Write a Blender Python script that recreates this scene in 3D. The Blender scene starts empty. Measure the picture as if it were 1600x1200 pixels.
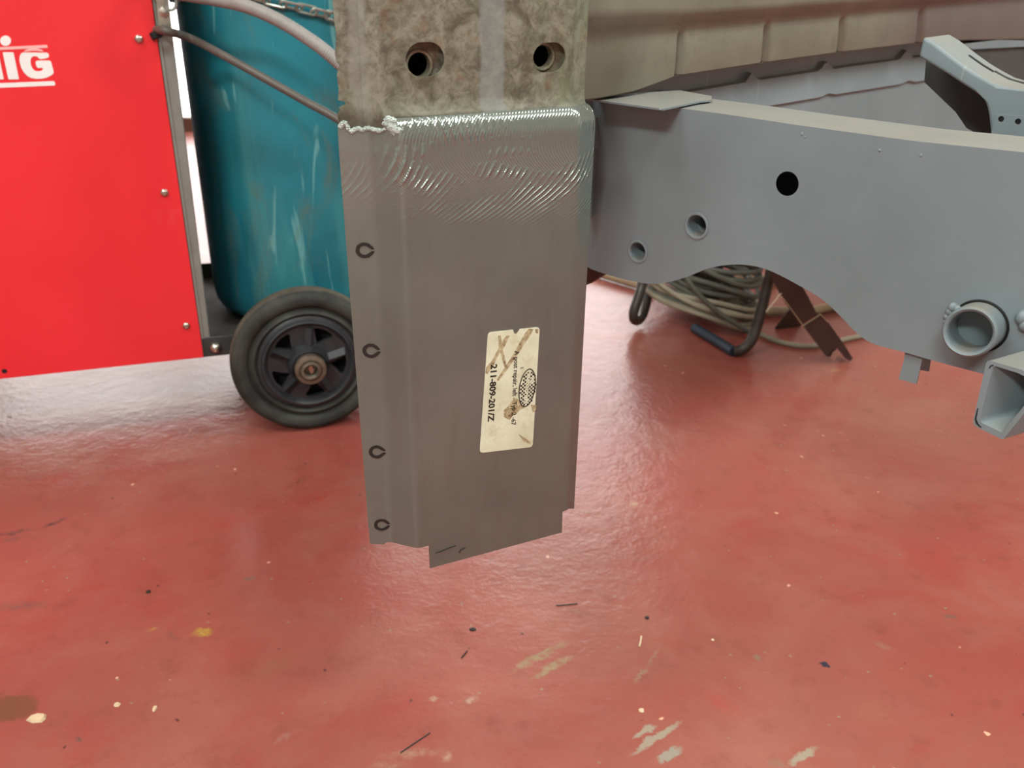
import bpy, bmesh, math, random
from mathutils import Vector, Matrix, noise
from mathutils.geometry import tessellate_polygon

random.seed(7)
C = bpy.context.scene.collection
sc = bpy.context.scene
R_ = math.radians

# ------------------------------------------------------------------ camera
F_PX = 1383.0
CAM = Vector((0.0, 0.0, 0.75))
PITCH = R_(25.5)
ROLL = R_(1.0)
fwd = Vector((0, math.cos(PITCH), -math.sin(PITCH)))
up0 = Vector((0, math.sin(PITCH), math.cos(PITCH)))
rt0 = Vector((1, 0, 0))
rt = rt0 * math.cos(ROLL) + up0 * math.sin(ROLL)
up = up0 * math.cos(ROLL) - rt0 * math.sin(ROLL)
cd = bpy.data.cameras.new('camera'); cam = bpy.data.objects.new('camera', cd); C.objects.link(cam)
cd.sensor_width = 36; cd.sensor_fit = 'HORIZONTAL'; cd.lens = F_PX / 1600 * 36
cd.clip_start = 0.02
mw = Matrix((rt, up, -fwd)).transposed().to_4x4(); mw.translation = CAM
cam.matrix_world = mw
cd.dof.use_dof = True; cd.dof.focus_distance = 0.68; cd.dof.aperture_fstop = 11
sc.camera = cam

# ------------------------------------------------------------------ world, lamps, exposure
w = bpy.data.worlds.new('world'); sc.world = w; w.use_nodes = True
w.node_tree.nodes['Background'].inputs[0].default_value = (0.85, 0.92, 1.0, 1)
w.node_tree.nodes['Background'].inputs[1].default_value = 0.25

def area(name, loc, rot, sx, sy, power, col):
    l = bpy.data.lights.new(name, 'AREA'); l.shape = 'RECTANGLE'; l.size = sx; l.size_y = sy
    l.energy = power; l.color = col
    o = bpy.data.objects.new(name, l); o.location = loc; o.rotation_euler = rot; C.objects.link(o)
    return o
WARM = (0.94, 1.0, 0.95)
area('ceiling_lamp', (1.1, -0.55, 2.6), (0, 0, 0), 1.5, 0.18, 26, WARM)
area('ceiling_lamp', (-1.2, 0.1, 2.6), (0, 0, 0), 1.5, 0.18, 26, WARM)
area('ceiling_lamp', (2.2, 0.9, 2.6), (0, 0, 0), 1.5, 0.18, 48, WARM)
area('ceiling_lamp', (-0.9, -1.9, 2.6), (R_(25), 0, R_(-20)), 0.9, 0.25, 44, WARM)  # unseen front-left lamp, added as fill for camera-facing surfaces
WINDOW_STRENGTH = 2.6

sc.view_settings.view_transform = 'Standard'
sc.view_settings.look = 'None'
sc.view_settings.gamma = 1.0
sc.view_settings.exposure = 0.6
sc.view_settings.use_curve_mapping = False

# ------------------------------------------------------------------ pixel -> place
def ray(px, py):
    return (fwd * F_PX + rt * (px - 800) - up * (py - 600)).normalized()
def on_z(px, py, z=0.0):
    d = ray(px, py); return CAM + d * ((z - CAM.z) / d.z)
def on_y(px, py, Y):
    d = ray(px, py); return CAM + d * (Y / d.y)

class Fr:
    """vertical plane: u runs horizontally at angle a, v is height, w is towards the viewer side"""
    def __init__(s, P, deg):
        a = R_(deg); s.P = Vector((P[0], P[1], 0)); s.u = Vector((math.cos(a), math.sin(a), 0))
        s.n = Vector((math.sin(a), -math.cos(a), 0)); s.deg = deg
    def loc(s, px, py, w=0.0):
        d = ray(px, py); P = s.P + s.n * w
        t = (P - CAM).dot(s.n) / d.dot(s.n); X = CAM + d * t
        return ((X - P).dot(s.u), X.z)
    def pt(s, u, v, w=0.0):
        return s.P + s.u * u + Vector((0, 0, v)) + s.n * w
    def px(s, px, py, w=0.0):
        u, v = s.loc(px, py, w); return s.pt(u, v, w)
    def poly(s, pts, w=0.0):
        return [s.loc(x, y, w) for x, y in pts]
    def off(s, w):
        return Fr(s.P + s.n * w, s.deg)

# ------------------------------------------------------------------ mesh builder
class MB:
    def __init__(s): s.v = []; s.f = []; s.m = []
    def add(s, verts, faces, mat=0):
        b = len(s.v); s.v += [tuple(p) for p in verts]
        for f in faces: s.f.append(tuple(b + i for i in f)); s.m.append(mat)
    def quadgrid(s, rows, mat=0, close=False):
        n = len(rows[0]); V = [p for r in rows for p in r]; Fc = []
        for i in range(len(rows) - 1):
            for j in range(n if close else n - 1):
                k = (j + 1) % n
                Fc.append((i * n + j, i * n + k, (i + 1) * n + k, (i + 1) * n + j))
        s.add(V, Fc, mat)
    def box(s, c, u, v, w, mat=0):
        """c centre; u, v, w half vectors"""
        c = Vector(c); V = [c + u * a + v * b + w * d for a in (-1, 1) for b in (-1, 1) for d in (-1, 1)]
        s.add(V, [(0, 1, 3, 2), (4, 6, 7, 5), (0, 4, 5, 1), (2, 3, 7, 6), (0, 2, 6, 4), (1, 5, 7, 3)], mat)
    def sheet(s, fr, outer, holes=(), th=0.002, w=0.0, mat=0, back_holes=True):
        loops = [outer] + list(holes)
        tri = tessellate_polygon([[Vector((p[0], p[1], 0)) for p in L] for L in loops])
        flat = [p for L in loops for p in L]
        Vf = [fr.pt(p[0], p[1], w) for p in flat]
        s.add(Vf, tri, mat)
        if th:
            n = len(flat); Vb = [fr.pt(p[0], p[1], w - th) for p in flat]
            s.add(Vb, [tuple(reversed(t)) for t in tri], mat)
            k = 0
            for L in loops:
                m = len(L)
                fa = [fr.pt(p[0], p[1], w) for p in L]; ba = [fr.pt(p[0], p[1], w - th) for p in L]
                s.add(fa + ba, [(i, (i + 1) % m, m + (i + 1) % m, m + i) for i in range(m)], mat)
    def tube(s, pts, r, seg=12, closed=False, mat=0, caps=True):
        pts = [Vector(p) for p in pts]; n = len(pts)
        rad = r if hasattr(r, '__len__') else [r] * n
        def tan(i):
            if closed: return (pts[(i + 1) % n] - pts[i - 1]).normalized()
            return (pts[min(i + 1, n - 1)] - pts[max(i - 1, 0)]).normalized()
        t = tan(0); a = t.orthogonal().normalized(); rows = []
        for i in range(n):
            t = tan(i); a = (a - t * a.dot(t)).normalized(); b = t.cross(a)
            rows.append([pts[i] + (a * math.cos(q) + b * math.sin(q)) * rad[i]
                         for q in [2 * math.pi * k / seg for k in range(seg)]])
        if closed: rows.append(rows[0])
        s.quadgrid(rows, mat, close=True)
        if caps and not closed:
            s.add(rows[0], [tuple(reversed(range(seg)))], mat); s.add(rows[-1], [tuple(range(seg))], mat)
    def lathe(s, c, axis, prof, seg=48, mat=0):
        axis = Vector(axis).normalized(); a = axis.orthogonal().normalized(); b = axis.cross(a); c = Vector(c)
        rows = [[c + axis * h + (a * math.cos(q) + b * math.sin(q)) * r
                 for q in [2 * math.pi * k / seg for k in range(seg)]] for r, h in prof]
        s.quadgrid(rows, mat, close=True)
    def blob(s, c, r, mat=0, squash=(1, 1, 1), jit=0.15, seg=10):
        rows = []
        for i in range(1, seg // 2 + 1):
            th = math.pi * (i - .5) / (seg // 2)
            rows.append([Vector(c) + Vector((r * squash[0] * math.sin(th) * math.cos(q), r * squash[1] * math.sin(th) * math.sin(q),
                         r * squash[2] * math.cos(th))) * (1 + random.uniform(-jit, jit)) for q in [2 * math.pi * k / seg for k in range(seg)]])
        n = len(rows); s.quadgrid(rows, mat, close=True)
        s.add(rows[0], [tuple(range(seg))], mat); s.add(rows[-1], [tuple(range(seg))], mat)
    def build(s, name, mats, parent=None, smooth=35, bevel=0, bseg=3, solid=0, orient=None, merge=0.00002, recalc=True):
        me = bpy.data.meshes.new(name); me.from_pydata(s.v, [], s.f)
        me.polygons.foreach_set('material_index', s.m)
        bm = bmesh.new(); bm.from_mesh(me)
        if merge: bmesh.ops.remove_doubles(bm, verts=bm.verts, dist=merge)
        if orient is not None:
            bm.normal_update()
            for f in bm.faces:
                if f.normal.dot(orient) < 0: f.normal_flip()
        elif recalc: bmesh.ops.recalc_face_normals(bm, faces=bm.faces)
        bm.to_mesh(me); bm.free()
        if smooth:
            me.polygons.foreach_set('use_smooth', [True] * len(me.polygons))
            me.set_sharp_from_angle(angle=R_(smooth))
        for m in (mats if isinstance(mats, (list, tuple)) else [mats]): me.materials.append(m)
        o = bpy.data.objects.new(name, me); C.objects.link(o)
        if parent:
            o.parent = parent
            if parent.type == 'EMPTY': o.matrix_parent_inverse = Matrix.Translation(-parent.location)
        if solid:
            md = o.modifiers.new('solid', 'SOLIDIFY'); md.thickness = solid; md.offset = -1
        if bevel:
            md = o.modifiers.new('bevel', 'BEVEL'); md.width = bevel; md.segments = bseg; md.limit_method = 'ANGLE'; md.angle_limit = R_(40)
        if solid or bevel:
            bpy.context.view_layer.update(); dg = bpy.context.evaluated_depsgraph_get()
            m2 = bpy.data.meshes.new_from_object(o.evaluated_get(dg)); o.modifiers.clear(); o.data = m2; m2.name = name
            if smooth:
                m2.polygons.foreach_set('use_smooth', [True] * len(m2.polygons)); m2.set_sharp_from_angle(angle=R_(smooth))
                md = o.modifiers.new('wn', 'WEIGHTED_NORMAL'); md.keep_sharp = True; md.weight = 100
        return o

def tag(o, label=None, cat=None, group=None, kind=None):
    if label: o['label'] = label
    if cat: o['category'] = cat
    if group: o['group'] = group
    if kind: o['kind'] = kind
    return o
def empty(name, loc, label, cat, group=None):
    o = bpy.data.objects.new(name, None); C.objects.link(o); o.location = loc; o.empty_display_size = .05
    return tag(o, label, cat, group)
def circ(c, r, n=32, rx=None):
    return [(c[0] + r * math.cos(2 * math.pi * k / n), c[1] + (rx or r) * math.sin(2 * math.pi * k / n)) for k in range(n)]
def cat_rom(P, n=8, closed=False):
    P = [Vector(p) for p in P]; out = []; L = len(P)
    for i in range(L if closed else L - 1):
        g = lambda k: P[k % L] if closed else P[max(0, min(L - 1, k))]
        a, b, c, d = g(i - 1), g(i), g(i + 1), g(i + 2)
        for k in range(n):
            t = k / n
            out.append(.5 * ((2 * b) + (c - a) * t + (2 * a - 5 * b + 4 * c - d) * t * t + (3 * b - a - 3 * c + d) * t ** 3))
    if not closed: out.append(P[-1])
    return out
def resample(P, step):
    P = [Vector(p) for p in P]; out = [P[0]]; acc = 0
    for a, b in zip(P, P[1:]):
        L = (b - a).length; t = step - acc
        while t <= L: out.append(a + (b - a) * (t / L)); t += step
        acc = (acc + L) % step
    return out
def roundpoly(P, r, n=4):
    out = []; P = [Vector(p) for p in P]; m = len(P)
    for i, p in enumerate(P):
        rr = r[i] if hasattr(r, '__len__') else r
        if rr <= 0: out.append(tuple(p)); continue
        a = p + (P[i - 1] - p).normalized() * rr; b = p + (P[(i + 1) % m] - p).normalized() * rr
        for k in range(n + 1):
            t = k / n; out.append(tuple(a * (1 - t) ** 2 + p * 2 * t * (1 - t) + b * t * t))
    return out

# ------------------------------------------------------------------ materials
def s2l(c):
    return tuple(((x / 255) / 12.92 if x / 255 <= .04045 else ((x / 255 + .055) / 1.055) ** 2.4) for x in c) + (1,)
class NT:
    def __init__(s, name):
        s.mat = bpy.data.materials.new(name); s.mat.use_nodes = True; s.t = s.mat.node_tree; s.n = s.t.nodes
        s.b = s.n['Principled BSDF']; s.tc = s.n.new('ShaderNodeTexCoord')
    def link(s, a, b): s.t.links.new(a, b)
    def val(s, inp, v):
        if isinstance(v, bpy.types.NodeSocket): s.link(v, inp)
        else: inp.default_value = v
    def noise(s, scale, detail=6, rough=.55, dist=0, vec=None, stretch=None):
        n = s.n.new('ShaderNodeTexNoise'); n.inputs['Scale'].default_value = scale; n.inputs['Detail'].default_value = detail
        n.inputs['Roughness'].default_value = rough; n.inputs['Distortion'].default_value = dist
        v = vec or s.tc.outputs['Object']
        if stretch:
            m = s.n.new('ShaderNodeMapping'); m.inputs['Scale'].default_value = stretch; s.link(v, m.inputs[0]); v = m.outputs[0]
        s.link(v, n.inputs['Vector']); return n.outputs['Fac']
    def ramp(s, f, a, b, lo=0., hi=1.):
        m = s.n.new('ShaderNodeMapRange'); m.inputs[1].default_value = a; m.inputs[2].default_value = b
        m.inputs[3].default_value = lo; m.inputs[4].default_value = hi; s.link(f, m.inputs[0]); return m.outputs[0]
    def mix(s, f, a, b):
        m = s.n.new('ShaderNodeMix'); m.data_type = 'RGBA'; s.val(m.inputs[0], f); s.val(m.inputs[6], a); s.val(m.inputs[7], b); return m.outputs[2]
    def math(s, op, a, b=None, c=None, clamp=False):
        m = s.n.new('ShaderNodeMath'); m.operation = op; m.use_clamp = clamp; s.val(m.inputs[0], a)
        if b is not None: s.val(m.inputs[1], b)
        if c is not None: s.val(m.inputs[2], c)
        return m.outputs[0]
    def bump(s, h, strength=.2, dist=.002, prev=None):
        m = s.n.new('ShaderNodeBump'); m.inputs['Strength'].default_value = strength; m.inputs['Distance'].default_value = dist
        s.link(h, m.inputs['Height'])
        if prev is not None: s.link(prev, m.inputs['Normal'])
        return m.outputs[0]
    def patch(s, vec, P, ang, rx, ry, soft=.35):
        """mask: 1 inside the ellipse at P"""
        m = s.n.new('ShaderNodeMapping'); m.vector_type = 'TEXTURE'; m.inputs['Location'].default_value = P
        m.inputs['Rotation'].default_value = ang if hasattr(ang, '__len__') else (0, 0, ang)
        m.inputs['Scale'].default_value = (rx, ry, 1 if not hasattr(ang, '__len__') else ry)
        s.link(vec, m.inputs[0]); l = s.n.new('ShaderNodeVectorMath'); l.operation = 'LENGTH'; s.link(m.outputs[0], l.inputs[0])
        return s.ramp(l.outputs['Value'], 1.0, 1 - soft)
    def out(s, col=None, rough=None, metal=None, normal=None, spec=None, coat=None):
        if col is not None: s.val(s.b.inputs['Base Color'], col)
        if rough is not None: s.val(s.b.inputs['Roughness'], rough)
        if metal is not None: s.val(s.b.inputs['Metallic'], metal)
        if normal is not None: s.link(normal, s.b.inputs['Normal'])
        if spec is not None: s.b.inputs['Specular IOR Level'].default_value = spec
        if coat is not None: s.b.inputs['Coat Weight'].default_value = coat[0]; s.b.inputs['Coat Roughness'].default_value = coat[1]
        return s.mat

def plain(name, c, rough=.5, metal=0., var=.12, scale=25, bump=.05, c2=None, spec=.5):
    m = NT(name); n = m.noise(scale); f = m.ramp(n, .3, .7)
    a = s2l(c); b = s2l(c2) if c2 else tuple(x * (1 - var * 2) for x in a[:3]) + (1,)
    col = m.mix(f, b, a); rr = m.ramp(m.noise(scale * 3), .3, .7, rough - .08, rough + .08)
    return m.out(col, rr, metal, m.bump(m.noise(scale * 8), bump, .002), spec)

M = {}
M['red'] = None
def mk_red():
    m = NT('red_enamel'); n = m.noise(2.2, 3); a = m.mix(m.ramp(n, .35, .65), s2l((222, 36, 44)), s2l((232, 46, 54)))
    d = m.ramp(m.noise(7, 8, .65, stretch=(1, 1, .5)), .62, .72); a = m.mix(m.math('MULTIPLY', d, .25), a, s2l((222, 120, 120)))
    sc_ = m.ramp(m.noise(30, 4, .6, stretch=(.12, .12, 3)), .71, .74); a = m.mix(m.math('MULTIPLY', sc_, .45), a, s2l((235, 150, 145)))
    return m.out(a, .38, 0, m.bump(m.noise(160, 2), .06, .001))
M['red'] = mk_red()
M['white_paint'] = plain('white_print', (236, 232, 230), .45, 0, .03)
M['pink_paint'] = plain('pink_print', (240, 180, 178), .45, 0, .03)
M['grey_steel'] = plain('grey_painted_steel', (138, 138, 132), .42, .2, .12, 18)
M['dark_steel'] = plain('dark_painted_steel', (64, 66, 66), .45, .2, .15, 18)
M['zinc'] = plain('zinc_screw', (205, 200, 188), .28, 1., .1, 60)
M['tray'] = plain('dirty_tray_metal', (70, 66, 60), .75, 0, .3, 14, .1, (48, 44, 40))
M['rubber'] = plain('dusty_black_rubber', (66, 67, 62), .7, 0, .25, 22, .15, (36, 36, 35), .3)
M['tread'] = plain('dusty_tread_rubber', (96, 90, 78), .85, 0, .25, 22, .15, (64, 58, 50), .2)
M['rim'] = plain('black_plastic_rim', (50, 52, 56), .42, 0, .2, 40, .05)
M['black'] = plain('black_recess', (10, 10, 10), .8, 0, .1)
M['hub'] = plain('worn_hub_metal', (150, 142, 126), .4, .8, .25, 60, .2)
M['hose'] = plain('grey_ribbed_hose', (148, 144, 140), .5, 0, .08, 60)
M['cable'] = plain('dark_grey_cable', (92, 86, 80), .5, 0, .1, 30)
M['chain'] = plain('galvanised_chain', (190, 200, 190), .35, .8, .15, 60)
M['reel_tube'] = plain('worn_reel_tube', (84, 82, 80), .42, .6, .3, 30, .1, (60, 48, 42))
M['reel_blue'] = plain('blue_steel_tube', (62, 76, 92), .42, .3, .2, 30)
M['wire_light'] = plain('pale_grey_cable', (158, 150, 128), .55, 0, .15, 30)
M['wire_dark'] = plain('dark_green_grey_cable', (96, 98, 88), .55, 0, .15, 30)
M['brown_steel'] = plain('brown_primed_steel', (72, 50, 44), .5, .3, .2, 16, .1)
M['cut_steel'] = plain('bright_cut_edge', (190, 176, 150), .4, .7, .1, 40)
M['pole'] = plain('cream_painted_pole', (168, 146, 116), .5, 0, .15, 14)
M['ink'] = plain('black_marker_ink', (34, 31, 27), .55, 0, .2, 200)
M['wall'] = plain('white_workshop_wall', (205, 203, 196), .8, 0, .06, 2)
M['ceiling'] = plain('white_ceiling', (215, 213, 205), .85, 0, .05, 2)
M['frame_brown'] = plain('brown_wood_frame', (110, 70, 55), .6, 0, .15, 6)
M['chip'] = plain('cream_chip', (220, 196, 160), .6, 0, .1, 90)
M['bulk_dark'] = plain('shaded_inner_primer', (70, 72, 72), .6, 0, .2, 6)  # darker copy of the primer, shade of inner parts put into its colour

def mk_window():
    m = NT('daylight_pane'); m.b.inputs['Base Color'].default_value = (.8, .8, .8, 1)
    m.b.inputs['Emission Color'].default_value = (1, .97, .95, 1); m.b.inputs['Emission Strength'].default_value = WINDOW_STRENGTH
    return m.mat
M['daylight'] = mk_window()

def mk_bottle():
    m = NT('scuffed_teal_paint')
    base = m.mix(m.ramp(m.noise(5, 5), .35, .65), s2l((24, 98, 114)), s2l((34, 124, 138)))
    streak = m.ramp(m.noise(9, 6, .6, 1.0, stretch=(1.2, 1.2, .16)), .5, .68)
    base = m.mix(m.math('MULTIPLY', streak, .5), base, s2l((84, 160, 160)))
    scr = m.ramp(m.noise(34, 3, .5, 1.2, stretch=(1, 1, .12)), .62, .66)
    base = m.mix(m.math('MULTIPLY', scr, .55), base, s2l((120, 178, 176)))
    dirt = m.ramp(m.noise(11, 8, .7, 1, stretch=(1, 1, .5)), .55, .7)
    base = m.mix(m.math('MULTIPLY', dirt, .6), base, s2l((98, 108, 84)))
    return m.out(base, m.ramp(m.noise(12), .3, .7, .3, .5), 0, m.bump(m.noise(60), .08, .002))
M['teal'] = mk_bottle()

def mk_primer():
    m = NT('blue_grey_primer')
    a = m.mix(m.ramp(m.noise(7, 5, .6), .3, .7), s2l((112, 124, 128)), s2l((124, 136, 141)))
    scr = m.ramp(m.noise(60, 2, .5, .6, stretch=(1, 1, .08)), .72, .74); a = m.mix(m.math('MULTIPLY', scr, .25), a, s2l((170, 174, 176)))
    # bare / dusty brownish film lying on surfaces that face up
    g = m.n.new('ShaderNodeNewGeometry'); sp = m.n.new('ShaderNodeSeparateXYZ'); m.link(g.outputs['Normal'], sp.inputs[0])
    dust = m.math('MULTIPLY', m.ramp(sp.outputs[2], .75, .98), m.ramp(m.noise(45, 6, .7), .3, .65, .5, .95))
    a = m.mix(dust, a, s2l((138, 134, 124)))
    return m.out(a, m.ramp(m.noise(15), .3, .7, .42, .56), 0, m.bump(m.noise(300, 2), .05, .001))
M['primer'] = mk_primer()

def mk_old():
    m = NT('old_rusty_primer_paint')
    a = m.mix(m.ramp(m.noise(75, 7, .68, .5), .38, .6), s2l((88, 82, 66)), s2l((134, 132, 116)))
    sp = m.ramp(m.noise(190, 5, .65, .8), .52, .62); a = m.mix(m.math('MULTIPLY', sp, .45), a, s2l((84, 74, 60)))
    rust = m.math('MULTIPLY', m.ramp(m.noise(26, 8, .7, .5), .56, .68), .7); a = m.mix(rust, a, s2l((120, 86, 58)))
    gr = m.math('MULTIPLY', m.ramp(m.noise(10, 5, .6), .55, .7), .6); a = m.mix(gr, a, s2l((112, 120, 92)))
    return m, a
def mk_old_post(frame, zlo):
    m, a = mk_old()
    # paler bluish and grey strips running down the post, and rust along the weld
    pc = m.tc.outputs['Object']
    dn = m.n.new('ShaderNodeVectorMath'); dn.operation = 'MULTIPLY_ADD'
    nn = m.n.new('ShaderNodeTexNoise'); nn.inputs['Scale'].default_value = 60; m.link(pc, nn.inputs['Vector'])
    m.link(nn.outputs['Color'], dn.inputs[0]); dn.inputs[1].default_value = (.008,) * 3; m.link(pc, dn.inputs[2])
    P = frame.px(790, 40); k = m.patch(dn.outputs[0], P, (0, 0, R_(frame.deg)), .0105, .2, .25)
    # stretch mask along z: second axis after rotation is depth, third is height
    a = m.mix(m.math('MULTIPLY', k, .6), a, s2l((136, 140, 138)))
    P = frame.px(583, 40); k = m.patch(dn.outputs[0], P, (0, 0, R_(frame.deg)), .0065, .2, .4)
    a = m.mix(m.math('MULTIPLY', k, .45), a, s2l((146, 144, 138)))
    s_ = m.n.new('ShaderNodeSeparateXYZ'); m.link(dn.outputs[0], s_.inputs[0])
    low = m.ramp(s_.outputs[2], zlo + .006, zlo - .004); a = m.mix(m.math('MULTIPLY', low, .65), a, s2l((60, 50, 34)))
    for px_, py_, r_ in ((548, 188, .012), (592, 170, .006), (560, 200, .01)):
        k = m.patch(dn.outputs[0], frame.px(px_, py_), (0, 0, 0), r_, r_ * 2, .7); a = m.mix(m.math('MULTIPLY', k, .8), a, s2l((52, 40, 26)))
    return m.out(a, .6, .1, m.bump(m.noise(180, 5, .65), .22, .0015))
M['old_body'] = None
def mk_old_body():
    m = NT('olive_grey_body_paint')
    a = m.mix(m.ramp(m.noise(9, 5, .6), .3, .7), s2l((104, 100, 86)), s2l((126, 122, 106)))
    a = m.mix(m.math('MULTIPLY', m.ramp(m.noise(60, 6, .7), .55, .7), .4), a, s2l((96, 84, 66)))
    return m, a
m_, a_ = mk_old_body(); BODY_NT, BODY_COL = m_, a_

# ------------------------------------------------------------------ frames of the main things
A0 = on_y(652, 857, .60)
faceF = Fr(A0, 24)
webF = Fr(A0, -23)
Cb = webF.px(612, 847)
flF = Fr(Cb, 4)
Bb = faceF.px(885, 798)
stF = Fr(Bb, 58)

# panel of the welder and its wheel
W0 = on_z(493, 675, 0.0)
WA = 18.6
wheelF = Fr(W0, WA)
panelF = wheelF.off(-.062)
railF = Fr(on_y(920, 300, .80), -42)
bodyF = Fr(on_y(910, 60, .74), 46)

# ------------------------------------------------------------------ room
ROOM = dict(x0=-3.6, x1=4.2, y0=-3.0, y1=4.3, h=2.75)
def floor_material():
    m = NT('worn_red_floor_paint'); pc = m.tc.outputs['Object']
    a = m.mix(m.ramp(m.noise(1.6, 4), .35, .65), s2l((150, 73, 64)), s2l((142, 86, 74)))
    a = m.mix(m.math('MULTIPLY', m.ramp(m.noise(5, 8, .65, .6), .45, .7), .55), a, s2l((160, 104, 90)))
    a = m.mix(m.math('MULTIPLY', m.ramp(m.noise(3.1, 9, .7, 1.5), .52, .66), .4), a, s2l((150, 58, 50)))
    a = m.mix(m.math('MULTIPLY', m.ramp(m.noise(22, 6, .7), .54, .7), .4), a, s2l((118, 66, 52)))
    # small pits, chips and specks
    for sc_, thr, col, dens in ((48, .10, (70, 48, 44), 17.), (70, .12, (140, 122, 100), 23.), (34, .08, (226, 180, 150), 31.)):
        v = m.n.new('ShaderNodeTexVoronoi'); v.inputs['Scale'].default_value = sc_
        mp = m.n.new('ShaderNodeMapping'); mp.inputs['Location'].default_value = (dens, dens * 2, 0); mp.inputs['Scale'].default_value = (1, 1, 0)
        m.link(pc, mp.inputs[0])
        nz = m.n.new('ShaderNodeVectorMath'); nz.operation = 'MULTIPLY_ADD'; nt_ = m.n.new('ShaderNodeTexNoise'); nt_.inputs['Scale'].default_value = 120
        m.link(pc, nt_.inputs['Vector']); m.link(nt_.outputs['Color'], nz.inputs[0]); nz.inputs[1].default_value = (.006 * 48 / sc_,) * 3; m.link(mp.outputs[0], nz.inputs[2])
        m.link(nz.outputs[0], v.inputs['Vector'])
        sepc = m.n.new('ShaderNodeSeparateColor'); m.link(v.outputs['Color'], sepc.inputs[0])
        pick = m.ramp(sepc.outputs[0], .90, .93); dot = m.ramp(v.outputs['Distance'], thr * 1.3, thr * .8)
        a = m.mix(m.math('MULTIPLY', m.math('MULTIPLY', pick, dot), .8), a, s2l(col))
    # distorted coordinate for shaped marks
    nt_ = m.n.new('ShaderNodeTexNoise'); nt_.inputs['Scale'].default_value = 55; nt_.inputs['Detail'].default_value = 6; nt_.inputs['Roughness'].default_value = .7
    m.link(pc, nt_.inputs['Vector'])
    ad = m.n.new('ShaderNodeVectorMath'); ad.operation = 'SUBTRACT'; m.link(nt_.outputs['Color'], ad.inputs[0]); ad.inputs[1].default_value = (.5, .5, .5)
    dn = m.n.new('ShaderNodeVectorMath'); dn.operation = 'MULTIPLY_ADD'; m.link(ad.outputs[0], dn.inputs[0]); dn.inputs[1].default_value = (.022, .022, 0)
    m.link(pc, dn.inputs[2]); vec = dn.outputs[0]
    brk = m.ramp(m.noise(95, 6, .7), .34, .56)
    marks = [  # pixel ends, half width in pixels, colour, strength, softness
        ((5, 1108), (50, 1105), 26, (112, 74, 52), .85, .3), ((-30, 1100), (20, 1115), 24, (112, 74, 52), .85, .3),
        ((304, 988), (332, 988), 11, (176, 158, 62), .75, .5), ((231, 986), (243, 984), 5, (168, 140, 70), .6, .6),
        ((-20, 840), (60, 826), 6, (66, 58, 54), .7, .8), ((60, 828), (110, 806), 5, (58, 52, 50), .8, .7), ((-10, 850), (45, 836), 7, (86, 74, 66), .5, .9),
        ((-10, 950), (76, 944), 12, (104, 84, 76), .6, .9), ((260, 985), (282, 1000), 8, (104, 80, 72), .5, .9),
        ((798, 1050), (888, 1003), 8, (142, 130, 96), .8, .5), ((824, 1064), (897, 1024), 7, (142, 130, 96), .8, .5),
        ((990, 1068), (1010, 1042), 3.5, (142, 126, 100), .75, .6), ((1008, 1045), (1034, 1010), 3, (142, 120, 96), .6, .6),
        ((989, 1154), (1026, 1132), 6, (150, 140, 122), .9, .4), ((984, 1180), (1064, 1126), 6.5, (150, 140, 122), .9, .4),
        ((1028, 1192), (1062, 1168), 8, (142, 138, 124), .9, .4), ((1234, 1193), (1275, 1170), 7, (150, 142, 122), .9, .4),
        ((1195, 1190), (1232, 1196), 7, (120, 112, 100), .7, .8),
        ((590, 1182), (700, 1172), 9, (168, 140, 116), .55, .9), ((575, 1200), (640, 1192), 8, (158, 132, 110), .55, .9), ((690, 1190), (702, 1176), 8, (176, 150, 126), .7, .8),
        ((430, 1160), (452, 1145), 7, (150, 122, 106), .6, .8), ((672, 1092), (684, 1092), 6, (176, 148, 128), .7, .7), ((728, 1096), (745, 1088), 6, (176, 148, 128), .7, .7),
        ((280, 1132), (304, 1128), 16, (140, 84, 70), .4, .9), ((116, 1156), (126, 1154), 5, (86, 74, 70), .8, .6),
        ((1281, 1035), (1294, 1039), 6, (42, 46, 62), .95, .3), ((1472, 962), (1492, 964), 6, (110, 88, 76), .8, .7),
        ((1200, 870), (1270, 900), 22, (142, 62, 50), .45, .95), ((1360, 1002), (1400, 1016), 7, (150, 118, 98), .5, .9),
        ((1095, 1080), (1160, 1120), 14, (168, 58, 46), .4, .95), ((1340, 1100), (1390, 1130), 30, (150, 100, 78), .4, .95),
        ((995, 1130), (1007, 1120), 2, (60, 44, 40), .6, .9), ((868, 950), (940, 965), 10, (120, 72, 58), .5, .95), ((905, 800), (935, 802), 4, (128, 96, 74), .6, .8),
        ((985, 785), (998, 788), 7, (188, 160, 130), .6, .7), ((740, 820), (720, 840), 6, (130, 110, 86), .5, .8),
        ((1300, 578), (1310, 580), 9, (190, 150, 110), .4, .8), ((1180, 1022), (1186, 1030), 6, (130, 112, 92), .7, .7),
        ((150, 740), (330, 720), 20, (140, 44, 38), .5, .95), ((40, 760), (130, 735), 14, (150, 40, 36), .5, .95),
        ((430, 800), (560, 760), 26, (162, 50, 40), .5, .95), ((330, 830), (420, 790), 22, (164, 52, 44), .45, .95),
        ((395, 1060), (460, 1020), 26, (132, 94, 62), .4, .95), ((380, 905), (398, 902), 5, (110, 92, 80), .8, .7),
    ]
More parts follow.
